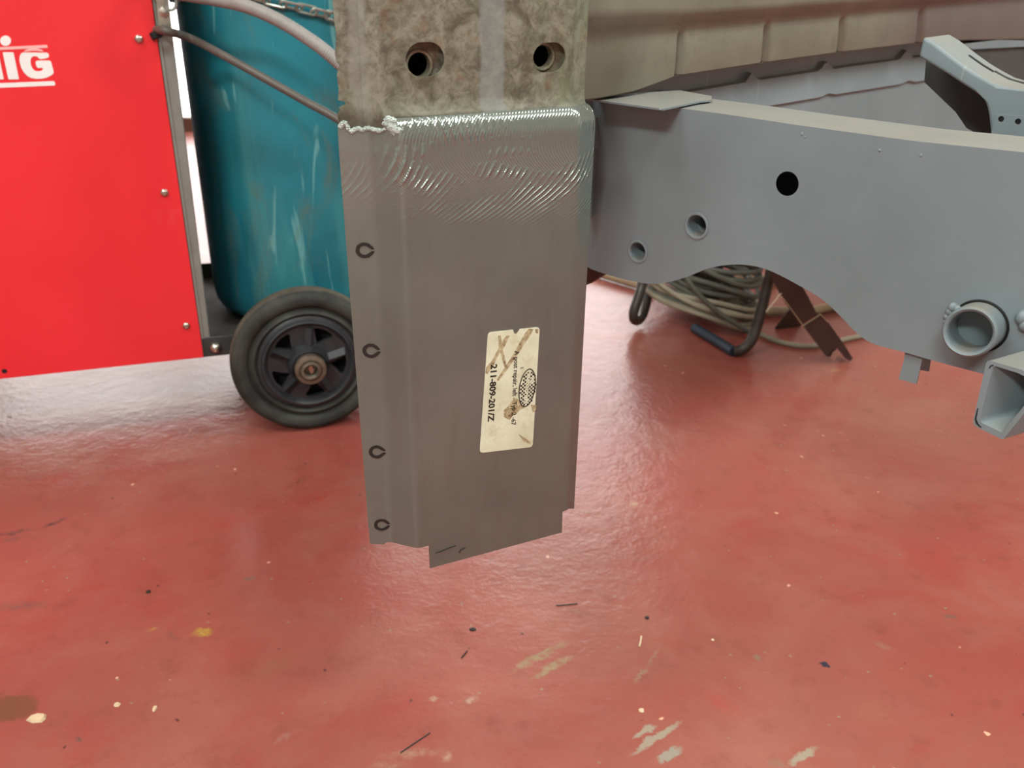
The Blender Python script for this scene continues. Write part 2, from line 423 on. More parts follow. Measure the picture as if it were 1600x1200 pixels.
    for (p, q, hw, col, st, soft) in marks:
        P = on_z(*p); Q = on_z(*q); mid = (P + Q) / 2; d = Q - P
        sc1 = (on_z((p[0] + q[0]) / 2 + 1, (p[1] + q[1]) / 2) - on_z((p[0] + q[0]) / 2, (p[1] + q[1]) / 2)).length
        if abs(d.x) + abs(d.y) < 1e-5: continue
        k = m.patch(vec, mid, math.atan2(d.y, d.x), d.length / 2 + hw * sc1 * .5, hw * sc1 * 1.25, soft)
        if soft >= .5: k = m.math('MULTIPLY', k, brk)
        a = m.mix(m.math('MULTIPLY', k, st), a, s2l(col))
    rr = m.ramp(m.noise(9, 6, .6), .3, .7, .17, .28)
    big = m.bump(m.noise(38, 3, .5), .22, .004)
    n1 = m.bump(m.noise(130, 4, .6), .4, .0012, big)
    return m.out(a, rr, 0, n1, .5)
fl = MB(); x0, x1, y0, y1, H = ROOM['x0'], ROOM['x1'], ROOM['y0'], ROOM['y1'], ROOM['h']
fl.box(((x0 + x1) / 2, (y0 + y1) / 2, -.05), Vector(((x1 - x0) / 2, 0, 0)), Vector((0, (y1 - y0) / 2, 0)), Vector((0, 0, .05)))
tag(fl.build('floor', floor_material(), smooth=0), kind='structure')
def wall(name, c, hx, hy, hz, mat):
    b = MB(); b.box(c, Vector((hx, 0, 0)), Vector((0, hy, 0)), Vector((0, 0, hz))); return tag(b.build(name, mat, smooth=0), kind='structure')
wall('ceiling', ((x0 + x1) / 2, (y0 + y1) / 2, H + .05), (x1 - x0) / 2, (y1 - y0) / 2, .05, M['ceiling'])
wall('wall_left', (x0 - .05, (y0 + y1) / 2, H / 2), .05, (y1 - y0) / 2, H / 2, M['wall'])
wall('wall_right', (x1 + .05, (y0 + y1) / 2, H / 2), .05, (y1 - y0) / 2, H / 2, M['wall'])
wall('wall_front', ((x0 + x1) / 2, y0 - .05, H / 2), (x1 - x0) / 2, .05, H / 2, M['wall'])
# back wall with a wide bright daylight door
WX0, WX1, WZ1 = -3.0, .75, 2.45
bw = MB(); yc = y1 + .05
for ax, bx, az, bz in ((x0, WX0, 0, H), (WX1, x1, 0, H), (WX0, WX1, WZ1, H)):
    bw.box(((ax + bx) / 2, yc, (az + bz) / 2), Vector(((bx - ax) / 2, 0, 0)), Vector((0, .05, 0)), Vector((0, 0, (bz - az) / 2)))
tag(bw.build('wall_back', M['wall'], smooth=0), kind='structure')
wn = MB(); wn.box(((WX0 + WX1) / 2, yc, (.03 + WZ1) / 2), Vector(((WX1 - WX0) / 2, 0, 0)), Vector((0, .01, 0)), Vector((0, 0, (WZ1 - .03) / 2)))
win = tag(wn.build('window_1', M['daylight'], smooth=0), kind='structure')
wf = MB()
for x in (WX0 + .03, -1.75, -.5, WX1 - .03): wf.box((x, yc - .03, WZ1 / 2), Vector((.03, 0, 0)), Vector((0, .02, 0)), Vector((0, 0, WZ1 / 2)))
for z in (.03, WZ1 - .03): wf.box(((WX0 + WX1) / 2, yc - .03, z), Vector(((WX1 - WX0) / 2, 0, 0)), Vector((0, .02, 0)), Vector((0, 0, .03)))
wf.build('window_frame', M['frame_brown'], win, smooth=0)

# ------------------------------------------------------------------ the van: post, repair panel, rail, body
van = empty('van_body', (A0.x, A0.y, 0), 'van body shell with rusty door post, bare steel repair panel and blue-grey primed chassis rail', 'van')

def lerp(a, b, t): return a + (b - a) * t
z_t = faceF.px(760, 212).z                       # where the top rounding starts
bot = {'C': Cb, 'A': A0 * 1, 'B': Bb, 'E': stF.px(897, 795)}
top = {'C': flF.px(580, 235), 'A': faceF.px(625, 235), 'B': faceF.px(907, 215)}
top['E'] = Fr(top['B'], 58).px(929, 215)
def corner(k, z):
    b, t = bot[k], top[k]; s = (z - b.z) / (t.z - b.z); return Vector((lerp(b.x, t.x, s), lerp(b.y, t.y, s), z))
nF = faceF.n; SH = .0075; RZ = .0155
def prof(z, shift=0.0, corner_pull=0.0):
    """plan polyline of the bent post at height z; shift sinks the outer face"""
    c, a, b, e = (corner(k, z) for k in 'CABE')
    d0 = (a - c).dot(nF); k = min(.9, shift / d0); a = a + (c - a) * k
    b = b - nF * shift - faceF.u * corner_pull; e = e - nF * shift - faceF.u * corner_pull * 1.15
    P = []
    c0 = c - flF.u * .0045
    def fil(p, q, r, rad, n):
        s0 = q + (p - q).normalized() * rad; s1 = q + (r - q).normalized() * rad
        return [s0 * (1 - t) ** 2 + q * 2 * t * (1 - t) + s1 * t * t for t in [i / n for i in range(n + 1)]]
    P += fil(c0 - flF.u * .01, c, a, .004, 4); P += fil(c, a, b, .0038, 5); n1 = len(P)
    P += fil(a, b, e, .0035, 5); P.append(e)
    return P, n1
# fractions of the bottom heights for each column
Pz, n1 = prof(bot['A'].z)
def col_bottom():
    zc, za, zb, ze = bot['C'].z, bot['A'].z, bot['B'].z, bot['E'].z
    return [zc] * 5 + [lerp(zc, za, .85), za, za, za, za, za] + [zb] * 6 + [ze]
zb = col_bottom(); ncol = len(zb)
rp = MB(); rows = []
NR = 14
for i in range(NR + 1):
    t = i / NR; row = []
    for j in range(ncol):
        z = lerp(zb[j], z_t, t); row.append(prof(z)[0][j])
    rows.append(row)
for i in range(1, 11):
    ph = math.pi / 2 * i / 10
    z = z_t + RZ * math.sin(ph); sh_ = SH * (1 - math.cos(ph)); cp_ = .005 * (1 - math.cos(ph)); row = prof(z, sh_, cp_)[0]
    zl = z_t + (z - z_t) * .62; rowl = prof(zl, 0, 0)[0]       # the web stops at the weld, only the outer face rolls over
    for j in range(8):
        row[j] = rowl[j]
    for j in (8, 9, 10):
        k = (j - 7) / 4; row[j] = rowl[j].lerp(row[j], k)
    rows.append(row)
rp.quadgrid(rows)
# tab that steps down below the lower edge
pA, pB = rows[0][10], rows[0][11]
def on_bottom(x, y):
    u = faceF.loc(x, y)[0]; ua, ub = (pA - faceF.P).dot(faceF.u), (pB - faceF.P).dot(faceF.u)
    return (u, lerp(pA.z, pB.z, (u - ua) / (ub - ua)) + .00005)
tabp = [on_bottom(670.5, 857)] + faceF.poly([(672, 888), (878, 832)]) + [on_bottom(879, 800)]
rp.sheet(faceF, tabp, th=0)
# flange with ragged upper weld edge
z0 = zb[0]
fl_pts = [(578, 850), (600, 850.5), (612, 848)] + [(590.5, 420), (581.5, 240), (580, 206), (576, 199), (571, 197), (566, 201), (563, 199), (559, 198), (555, 197), (551, 200), (546, 203), (544, 194), (541, 189), (534, 188), (529, 193), (528, 205), (530, 240), (546, 450), (561, 640)]
FLP = flF.poly(fl_pts)
# keep the right side of the flange on the fold line
FLP[2] = tuple(((prof(Cb.z)[0][0] - flF.P).dot(flF.u), Cb.z)); FLP[2] = (FLP[2][0], zb[0])
for i in (3, 4, 5):
    z = FLP[i][1]; FLP[i] = ((prof(z)[0][0] - flF.P).dot(flF.u) + .0002, z)
rp.sheet(flF, FLP, th=0)

def mk_panel_metal():
    m = NT('bare_sheet_steel'); pc = m.tc.outputs['Object']
    s_ = m.n.new('ShaderNodeSeparateXYZ'); m.link(pc, s_.inputs[0]); z = s_.outputs[2]
    a = m.mix(m.ramp(m.noise(8, 5, .6), .3, .7), s2l((122, 134, 128)), s2l((140, 152, 146)))
    a = m.mix(m.math('MULTIPLY', m.ramp(m.noise(60, 6, .7, stretch=(1, 1, .2)), .5, .75), .25), a, s2l((120, 108, 98)))
    zg = faceF.px(760, 345).z
    edge = m.math('MULTIPLY_ADD', m.noise(30, 3), .03, z)
    ground = m.ramp(edge, zg + .006, zg + .045)
    rr = m.mix(ground, (.38,) * 3 + (1,), (.19,) * 3 + (1,))
    a = m.mix(m.math('MULTIPLY', ground, .5), a, s2l((166, 174, 168)))
    # brushed grain everywhere
    g1 = m.bump(m.noise(260, 3, .6, stretch=(1, 1, .05)), .10, .0006)
    # circular grinder strokes: arcs repeated sideways, in patches
    u = m.math('ADD', m.math('MULTIPLY', s_.outputs[0], faceF.u.x), m.math('MULTIPLY', s_.outputs[1], faceF.u.y))
    zz = m.math('SUBTRACT', z, faceF.px(760, 262).z)
    arc = m.math('MULTIPLY', m.math('MULTIPLY', zz, zz), 16.0)
    arc = m.math('SUBTRACT', arc, m.math('MULTIPLY', zz, .55))
    nz = m.math('MULTIPLY', m.noise(22, 2), .006)
    sarg = m.math('ADD', m.math('ADD', u, arc), nz)
    wv = m.math('POWER', m.math('ABSOLUTE', m.math('SINE', m.math('MULTIPLY', sarg, 560.0))), 5.0)
    wv2 = m.math('POWER', m.math('ABSOLUTE', m.math('SINE', m.math('MULTIPLY', m.math('SUBTRACT', m.math('MULTIPLY', arc, 1.6), u), 1300.0))), 2.0)
    pat = m.ramp(m.noise(30, 3, .5, stretch=(.5, .5, 1.7)), .46, .6)
    hgt = m.math('ADD', m.math('MULTIPLY', wv, pat), m.math('MULTIPLY', wv2, .12))
    hgt = m.math('MULTIPLY', hgt, ground)
    ua = A0.x * faceF.u.x + A0.y * faceF.u.y
    hgt = m.math('MULTIPLY', hgt, m.ramp(u, ua - .012, ua + .004, .12, 1.))
    b2 = m.bump(hgt, 1.0, .0009, g1)
    b3 = m.bump(m.noise(20, 2, .5), .3, .0018, b2)
    m.link(rr, m.b.inputs['Roughness'])
    return m.out(a, None, .72, b3)
M['steel'] = mk_panel_metal()
panel = rp.build('repair_panel', M['steel'], van, smooth=50, solid=.0012, orient=Vector((.1, -1, .35)), merge=.00008)
tag(panel, 'bare steel repair panel with bright grinding marks at its top')

# felt-pen rings on the flange
for cx, cy in ((573, 391), (583, 548), (592, 706), (600, 820)):
    mk = MB(); cu, cv = flF.loc(cx - 3.5, cy); r = .0060; pts = []
    outer, inner = [], []
    for k in range(33):
        q = R_(9 + 344 * k / 32); j = random.uniform(.97, 1.04); tip = max(0, math.cos(q)) ** 8
        outer.append((cu + r * (1.04 + .2 * tip) * math.cos(q) * j, cv + r * .97 * math.sin(q) * j)); inner.append((cu + r * (.58 + .3 * tip) * math.cos(q) * j, cv + r * .56 * math.sin(q) * j))
    mk.sheet(flF, outer + inner[::-1], th=.0002, w=.0004)
    mk.build('pen_ring', M['ink'], panel, smooth=0)
# pen scribble on the tab
mk = MB()
for pth in ([(681, 864), (688, 862), (700, 857), (712, 853)], [(718, 864), (720, 859), (727, 856)]):
    P = [faceF.px(x, y, .0004) for x, y in pth]; mk.tube(P, .0004, 5)
mk.build('pen_scribble', M['ink'], panel)

# sticker
def mk_paper():
    m = NT('aged_cream_sticker'); pc = m.tc.outputs['Object']
    a = m.mix(m.ramp(m.noise(30, 6, .6), .35, .65), s2l((226, 228, 204)), s2l((208, 208, 180)))
    a = m.mix(m.math('MULTIPLY', m.ramp(m.noise(70, 8, .7), .52, .7), .45), a, s2l((172, 160, 112)))
    return m.out(a, .38, 0, m.bump(m.noise(90, 4), .3, .001))
M['paper'] = mk_paper()
_m = NT('brown_glue_stain'); _c = _m.mix(_m.ramp(_m.noise(260, 6, .7), .36, .62), s2l((116, 92, 62)), s2l((200, 188, 150)))
M['stain'] = _m.out(_c, .5, 0, _m.bump(_m.noise(200), .3, .001))
st = MB()
lab = roundpoly([(762, 519), (843, 510.5), (832, 698), (749, 707.5)], 6)
lab2 = []
for p in lab: lab2.append(p)
# small notch torn in the top edge
lab_uv = faceF.poly(lab)
st.sheet(faceF, lab_uv, th=.0003, w=.0005, mat=0)
st.sheet(faceF, faceF.poly([(801, 514), (812, 513), (806, 521), (803, 520)]), th=.0001, w=.00062, mat=3)
def stain(pts, w=.00058): st.sheet(faceF, faceF.poly(pts), th=.00006, w=w, mat=2)
stain([(826, 513), (833, 514), (828, 524), (816, 541), (811, 550), (800, 566), (789, 581), (778, 595), (776, 592), (786, 577), (796, 562), (804, 549), (812, 534), (820, 520)])
stain([(791, 524), (796, 524), (788, 541), (778, 555), (770, 572), (761, 584), (758, 582), (759, 574), (769, 562), (779, 543), (786, 530)])
stain([(778, 524), (782, 524), (785, 545), (791, 570), (788, 573), (784, 560), (779, 540)], .00061)
stain([(798, 627), (806, 622), (816, 628), (819, 637), (812, 640), (806, 647), (800, 650), (796, 656), (787, 651), (787, 640), (794, 634)], .00057)
stain([(810, 678), (819, 683), (828, 690), (829, 694), (818, 689)], .0006)
stain([(829, 632), (838, 633), (836, 642), (832, 644)], .0006)
stain([(836, 514), (841, 514), (840, 521), (836, 519)], .0006)
# checkered oval emblem
oc = faceF.loc(825.5, 604.5); 
ov = circ((0, 0), 1, 40)
tx = faceF.loc(827, 576); bx_ = faceF.loc(819.5, 635)
ax = Vector((bx_[0] - tx[0], bx_[1] - tx[1])); L = ax.length / 2; ax.normalize(); ay = Vector((-ax.y, ax.x))
Wd = abs(faceF.loc(837, 604)[0] - faceF.loc(811.5, 604)[0]) / 2
cen = Vector(((tx[0] + bx_[0]) / 2, (tx[1] + bx_[1]) / 2))
def ovp(a, b): q = cen + ax * a + ay * b; return (q.x, q.y)
st.sheet(faceF, [ovp(L * p[0], Wd * p[1]) for p in ov], th=.00005, w=.00062, mat=0)
ringo = [ovp(L * 1.02 * p[0], Wd * 1.03 * p[1]) for p in ov]; ringi = [ovp(L * .96 * p[0], Wd * .9 * p[1]) for p in ov]
st.sheet(faceF, ringo, [ringi], th=.00005, w=.00066, mat=1)
cs = .00155
for i in range(-10, 11):
    for j in range(-7, 8):
        a, b = i * cs, j * cs
        if (i + j) % 2 or (a / L) ** 2 + (b / Wd) ** 2 > .86: continue
        st.sheet(faceF, [ovp(a, b), ovp(a + cs, b), ovp(a + cs, b + cs), ovp(a, b + cs)], th=.00003, w=.00066, mat=1)

def text_into(mb, body, fr, origin, xdir, size, w, mat, bold=0.0, squeeze=1.0):
    """flat built-in lettering laid on the plane of fr, baseline at origin running along xdir (uv)"""
    cu = bpy.data.curves.new('t', 'FONT'); cu.body = body; cu.size = size; cu.offset = bold; cu.resolution_u = 3
    o = bpy.data.objects.new('t', cu); C.objects.link(o)
    dg = bpy.context.evaluated_depsgraph_get(); dg.update()
    me = bpy.data.meshes.new_from_object(o.evaluated_get(dg))
    xd = Vector(xdir).normalized(); yd = Vector((-xd.y, xd.x))
    V = []
    for v in me.vertices:
        q = Vector(origin) + xd * v.co.x * squeeze + yd * v.co.y; V.append(fr.pt(q.x, q.y, w))
    mb.add(V, [tuple(p.vertices) for p in me.polygons], mat)
    bpy.data.objects.remove(o); bpy.data.meshes.remove(me); bpy.data.curves.remove(cu)
def text_len(body, size):
    cu = bpy.data.curves.new('t', 'FONT'); cu.body = body; cu.size = size
    o = bpy.data.objects.new('t', cu); C.objects.link(o); dg = bpy.context.evaluated_depsgraph_get(); dg.update()
    me = bpy.data.meshes.new_from_object(o.evaluated_get(dg)); x = max(v.co.x for v in me.vertices)
    bpy.data.objects.remove(o); bpy.data.meshes.remove(me); bpy.data.curves.remove(cu); return x
def text_between(mb, body, fr, p, q, size, w, mat, bold=0.0):
    a = Vector(fr.loc(*p)); b = Vector(fr.loc(*q)); L_ = (b - a).length
    text_into(mb, body, fr, a, b - a, size, w, mat, bold, L_ / text_len(body, size))
text_between(st, '211-809-201/Z', faceF, (767, 569), (762, 658), .0072, .00068, 1, .00022)
text_between(st, 'A post repair, left - Typ 2 -67', faceF, (803.5, 548), (798.5, 664), .0056, .00068, 1, .00008)
text_into(st, 'E', faceF, faceF.loc(813, 573), ax, .0036, .00068, 1)
text_into(st, 'autocraft', faceF, ovp(-L * .78, -.0013), ax, .0050, .00072, 0, .00022, 2 * L * .8 / text_len('autocraft', .0050))
text_into(st, 'VEE', faceF, ovp(-L * .58, .0022), ax, .0040, .00072, 0, .00022)
tag(st.build('sticker', [M['paper'], M['ink'], M['stain'], M['steel']], panel, smooth=0, merge=0), 'torn cream part-number sticker')

# ragged silver weld along the top of the flange
M['weld'] = plain('bright_weld_bead', (196, 210, 204), .3, .75, .15, 200, .6)
wd = MB()
wp = [(531, 197), (536, 191), (541, 192), (545, 200), (549, 204), (554, 201), (560, 199), (566, 202), (572, 199), (578, 199), (584, 202), (590, 203), (596, 203), (603, 200), (607, 197), (611, 203), (616, 208)]
P = [flF.px(x, y + 2, .0005) if x < 584 else webF.px(x, y + 1, .0008) for x, y in wp]
for i, p in enumerate(cat_rom(P, 4)):
    wd.blob(p, random.uniform(.0012, .0019), squash=(1, .7, 1))
for x, y, r in ((607, 187, .0030), (613, 188, .0028), (606, 194, .0032), (612, 198, .0036), (618, 203, .0036), (624, 208, .003), (632, 211, .0024), (628, 206, .0025)):
    wd.blob(faceF.px(x, y, -.0022 - max(0, 620 - x) * .00018), r, squash=(1.2, .35, .8))
tag(wd.build('weld_seam', M['weld'], van), 'ragged bright weld between rusty post and new panel')

# upper, old part of the post
M['old_post'] = mk_old_post(faceF, z_t + RZ + .004)
up_ = MB(); rows = []
zs = z_t + RZ
for i in range(0, 7):                             # concave sweep above the weld ledge
    ph = math.pi / 2 * i / 6; sh = SH * .72 + (.0105 - SH * .72) * math.sin(ph); z = zs - .001 + .010 * (1 - math.cos(ph))
    rows.append(prof(z, sh, .0042)[0])
zu0 = rows[-1][0].z; ZU = faceF.px(760, -120).z
up_.quadgrid(rows)
_lo = prof(z_t + .004, .0045, .0042)[0][:8]; up_.quadgrid([_lo, rows[0][:8]])
NA, NB_ = 9, 12
r0 = rows[-1]; r1 = prof(ZU, .0105, .0042)[0]
up_.quadgrid([[lerp(a, b, t) for a, b in zip(r0[:11], r1[:11])] for t in (0, .5, 1)])
up_.quadgrid([[lerp(a, b, t) for a, b in zip(r0[11:], r1[11:])] for t in (0, .5, 1)])
upF = faceF.off(-.0105)
def toUV(fr, p): return ((p - fr.P).dot(fr.u), p.z)
faceo = [toUV(upF, r0[10]), toUV(upF, r0[11]), toUV(upF, r1[11]), toUV(upF, r1[10])]
def slot(x0_, x1_, yc_, hh):
    u0, v = upF.loc(x0_, yc_ + 1); u1, v1 = upF.loc(x1_, yc_ - 1); r = hh
    L_ = [(u0 + r + r * math.cos(q), v + r * math.sin(q)) for q in [math.pi / 2 + math.pi * k / 14 for k in range(15)]]
    L_ += [(u1 - r + r * math.cos(q), v1 + r * math.sin(q)) for q in [-math.pi / 2 + math.pi * k / 14 for k in range(15)]]
    return L_
mpx = (faceF.px(761, 90) - faceF.px(760, 90)).length
slots = [slot(634, 694.5, 93, 23.5 * mpx), slot(833, 884, 90, 21.5 * mpx)]
up_.sheet(upF, faceo, slots, th=0)
post = up_.build('door_post', M['old_post'], van, smooth=50, solid=.0018, orient=Vector((.1, -1, .3)), merge=.00002)
tag(post, 'old rusty greenish-grey door post with two slotted holes')
# flange of the old post, ragged left edge
fo = MB()
fo.sheet(flF, flF.poly([(528, 206), (529, 190), (527, 178), (531, 172), (529.5, 168), (540, 163), (538, 159), (528, 157), (529, 140), (526, 118), (530, 102), (525, 96), (523, 84), (525, 60), (521, 20), (513, -60), (508, -120), (564, -120), (569, 0), (577, 150), (580, 206)]), th=.0016, w=-.0006)
fo.build('post_flange', M['old_post'], post, smooth=0)
# captive plates behind the slots, each with a threaded hole
for (hx, hy, hr, sl) in ((654, 101, .0078, slots[0]), (847, 88, .0075, slots[1])):
    pb = MB(); bf = upF.off(-.0075); cu = toUV(bf, upF.px(hx, hy, -.0075)); cx = sum(p[0] for p in sl) / len(sl); cz = sum(p[1] for p in sl) / len(sl)
    q = [(cx - .02, cz - .016), (cx + .02, cz - .016), (cx + .02, cz + .016), (cx - .02, cz + .016)]
    pb.sheet(bf, q, [circ(cu, hr, 28)], th=.006)
    pb.lathe(bf.pt(cu[0], cu[1], 0), bf.n, [(hr, -.006), (hr, .0012), (hr + .0016, .0016), (hr + .0026, 0)], 28)
    pb.build('captive_plate', M['old_post'], post, smooth=40)
    pk = MB(); pk.lathe(bf.pt(cu[0], cu[1], -.006), bf.n, [(hr + .002, 0), (hr + .002, -.03), (.0001, -.03)], 20)
    pk.build('threaded_sleeve', M['black'], post, smooth=40)
# closing sheet behind the post so that it is a box section
bx = MB(); cF = faceF.off(-.07)
a_uv, b_uv = toUV(cF, r0[6]), toUV(cF, r0[-2])
bx.sheet(cF, [(a_uv[0], z_t + .0), (b_uv[0] - .004, z_t + .0), (b_uv[0] - .004, ZU), (a_uv[0], ZU)], th=.002)
for uu in (a_uv[0] + .004, b_uv[0] - .004):
    bx.box(cF.pt(uu, (z_t + ZU) / 2, .025), cF.u * .001, Vector((0, 0, (ZU - z_t) / 2)), cF.n * .025)
bx.build('inner_post', M['old_post'], van, smooth=0)

# ---- body panel to the right of the post
def yl(x):      # lower lip in the photo
    T = [(760, 178), (880, 158), (925, 153), (985, 141), (1048, 121), (1060, 117), (1192, 97), (1310, 81), (1436, 66), (1500, 62), (1620, 60), (1900, 50)]
    for (a, b), (c, d) in zip(T, T[1:]):
        if x <= c: return b + (d - b) * (x - a) / (c - a)
    return T[-1][1]
def yc_(x): return 57 - .089 * (x - 930) if x < 1500 else 6.3 - .07 * (x - 1500)
beads = [1060, 1195, 1313, 1436]
bd = MB(); cols = []
x = 780.0
while x < 1900: cols.append(x); x += 2.5 if x < 1480 else 12
rows = []
lev = [('in', -.03), ('l', -.004), ('l', 0)] + [('m', t) for t in (.08, .2, .35, .5, .65, .8, .9)] + [('c', 0), ('c', 1), ('c', 2), ('c', 3), ('t', 0)]
def body_row(kind, t):
    row = []
    for x in cols:
        a, c = yl(x), yc_(x)
        if kind == 'in': y, ww = a, -.03
        elif kind == 'l': y, ww = a, t
        elif kind == 'm': y, ww = a + (c - a) * t, .0012 * math.sin(t * math.pi)
        elif kind == 'c':
            s = (max(a - c, 20)) / 75; y, ww = c - [0, 9, 24, 36][t] * s, [.001, .004, .010, .012][t]
        else: y, ww = -190, .014
        uw = bodyF.loc(x, y)
        if kind in 'ml' and (kind == 'm' or t == 0):
            for b in beads:
                d = (x - b - (4 if kind == 'm' else 0) * (t if kind == 'm' else 0) ) / 5.6; tt = t if kind == 'm' else 0
                if abs(d) < 1.6: ww -= .0075 * math.exp(-d * d * 2.2) * (1 - max(0, tt - .72) / .28)
        if kind != 't' and 890 < x < 1050: ww += .004 * math.sin((x - 890) / 160 * math.pi)
        row.append(bodyF.pt(uw[0], uw[1], ww))
    return row
bd.quadgrid([body_row(k, t) for k, t in lev])
BP = BODY_NT; pcb = BP.tc.outputs['Object']
k_ = BP.patch(pcb, bodyF.px(1560, 10), (0, 0, R_(46)), .42, .3, .3)
colb = BP.mix(BP.math('MULTIPLY', k_, .75), BODY_COL, s2l((96, 82, 78)))
k_ = BP.patch(pcb, bodyF.px(950, 120), (0, 0, 0), .05, .05, .9); colb = BP.mix(BP.math('MULTIPLY', k_, .5), colb, s2l((74, 62, 40)))
BP.out(colb, .52, .05, BP.bump(BP.noise(150, 5), .12, .001)); M['old_body'] = BP.mat
tag(bd.build('body_panel', M['old_body'], van, smooth=40, solid=.0015, orient=bodyF.n + Vector((0, 0, .01))), 'olive-grey curved body panel with pressed beads')

# ---- inner primed panel below it
bkF = bodyF.off(-.035)
bk = MB(); rows = []
cols2 = [890 + 5 * i for i in range(160)]
guss = [1026, 1161, 1278, 1404]
def bk_row(k):
    row = []
    for x in cols2:
        a = yl(x); g = max((1 - abs(x - q) / 11) for q in guss); g = max(0, min(1, g))
        s = (1600 - x) / 700
        if k == 0: y, ww = a - 16, .004
        elif k == 1: y, ww = a + 4, .004
        elif k == 2: y, ww = a + 17 + 8 * s - 14 * g, .004
        elif k == 3: y, ww = a + 19 + 8 * s - 14 * g, .011
        elif k == 4: y, ww = a + 52 + 22 * s - 4 * g, .014
        elif k == 5: y, ww = a + 55 + 22 * s - 4 * g, .011
        else: y, ww = 335, .010
        uw = bkF.loc(x, y); row.append(bkF.pt(uw[0], uw[1], ww))
    return row
bk.quadgrid([bk_row(k) for k in range(7)])
tag(bk.build('inner_panel', M['primer'], van, smooth=40, solid=.0015, orient=bodyF.n), 'blue-grey primed inner panel behind the rail')
# pale rim at the right; a flat dark sheet paints the opening's shade
op = MB(); oF = bkF.off(.034)
op.sheet(oF, oF.poly([(1500, 70), (1560, 62), (1700, 66), (1700, 74), (1600, 73), (1520, 77)]), th=.01)
op.build('inner_flange', M['primer'], van, smooth=0)
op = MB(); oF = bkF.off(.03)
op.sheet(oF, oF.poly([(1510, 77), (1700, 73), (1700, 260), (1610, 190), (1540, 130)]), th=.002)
op.build('cavity_shade_sheet', M['bulk_dark'], van, smooth=0)

# ---- chassis rail
low = cat_rom([(850, 392), (915, 416), (925, 421), (955, 431), (987, 439), (1016, 443.5), (1044, 441), (1075, 432), (1108, 419), (1145, 413.5), (1180, 416), (1210, 426), (1250, 447), (1285, 468), (1315, 496), (1335, 517), (1356, 533), (1380, 542), (1412, 550), (1460, 564), (1535, 584), (1600, 602), (1750, 645)], 4)
topl = [(1750, 256), (1600, 238), (1425, 220), (1250, 196), (1130, 178), (1040, 166), (960, 158), (915, 152), (850, 143)]
outer = railF.poly([tuple(p) for p in low]) + railF.poly(topl)
holes = []
hc = [((1230, 287), .0092), ((1088.5, 353), .0104), ((996.5, 393), .0094)]
for (x, y), r in hc:
    holes.append(circ(railF.loc(x, y), r, 28))
ra = MB()
RW = .068
tri = tessellate_polygon([[Vector((p[0], p[1], 0)) for p in L_] for L_ in [outer] + holes])
flat = [p for L_ in [outer] + holes for p in L_]
ra.add([railF.pt(p[0], p[1], 0) for p in flat], tri)
tri2 = tessellate_polygon([[Vector((p[0], p[1], 0)) for p in outer]])
ra.add([railF.pt(p[0], p[1], -RW) for p in outer], tri2)
no = len(outer)
ra.add([railF.pt(p[0], p[1], 0) for p in outer] + [railF.pt(p[0], p[1], -RW) for p in outer], [(i, (i + 1) % no, no + (i + 1) % no, no + i) for i in range(no)])
rail = ra.build('chassis_rail', M['primer'], van, smooth=42, bevel=.0045, bseg=4)
tag(rail, 'blue-grey primed chassis rail with arched underside')
# threaded bosses inside two holes
for (x, y), r in hc[1:]:
    c = railF.px(x, y, 0); b = MB(); pr = [(r + .0012, .0006), (r, .0012), (r - .0012, .0006)]
    k = 0
    for i in range(14):
        pr.append((r - .0012 - (.0006 if i % 2 else 0) - i * .00004, -.0008 - i * .0011))
    pr += [(r - .0024, -.017), (r - .0024, -.03)]
    b.lathe(c, railF.n, pr, 32); b.build('threaded_boss', M['primer'], rail, smooth=60)
# faint weld pimples and scratch bumps along the upper edge
for x, y, r in ((1254, 209, .0016), (1259, 214, .0012), (1376, 235, .0015), (1440, 243, .0015), (1372, 232, .001), (1512, 270, .0007)):
    b = MB(); b.blob(railF.px(x, y, -.0004), r, squash=(1, .5, .8)); b.build('weld_spatter', M['primer'], rail)
# thin plate over the left end of the rail
pl = MB()
def T(x, y, z): return on_z(x, y, z)
zpl = railF.px(1040, 166, 0).z + .001
pts = [(916, 154), (1000, 145), (1062, 141), (1112, 150), (1112, 156), (1094, 158), (1036, 170)]
Vt = [T(x, y, zpl + .0018) for x, y in pts]; Vb = [T(x, y, zpl + .0018) - Vector((0, 0, .0014)) for x, y in pts]
n = len(pts); pl.add(Vt + Vb, [tuple(range(n)), tuple(reversed(range(n, 2 * n)))] + [(i, (i + 1) % n, n + (i + 1) % n, n + i) for i in range(n)])
pl.build('cover_plate', M['primer'], van, smooth=0)
b = MB(); P = cat_rom([T(1032, 171, zpl + .001), T(1060, 165, zpl + .001), T(1085, 158, zpl + .001), T(1096, 154, zpl + .0015)], 6)
for p in P: b.blob(p, random.uniform(.0011, .0016), squash=(1.3, 1.3, .6))
b.build('weld_bead', M['primer'], van)

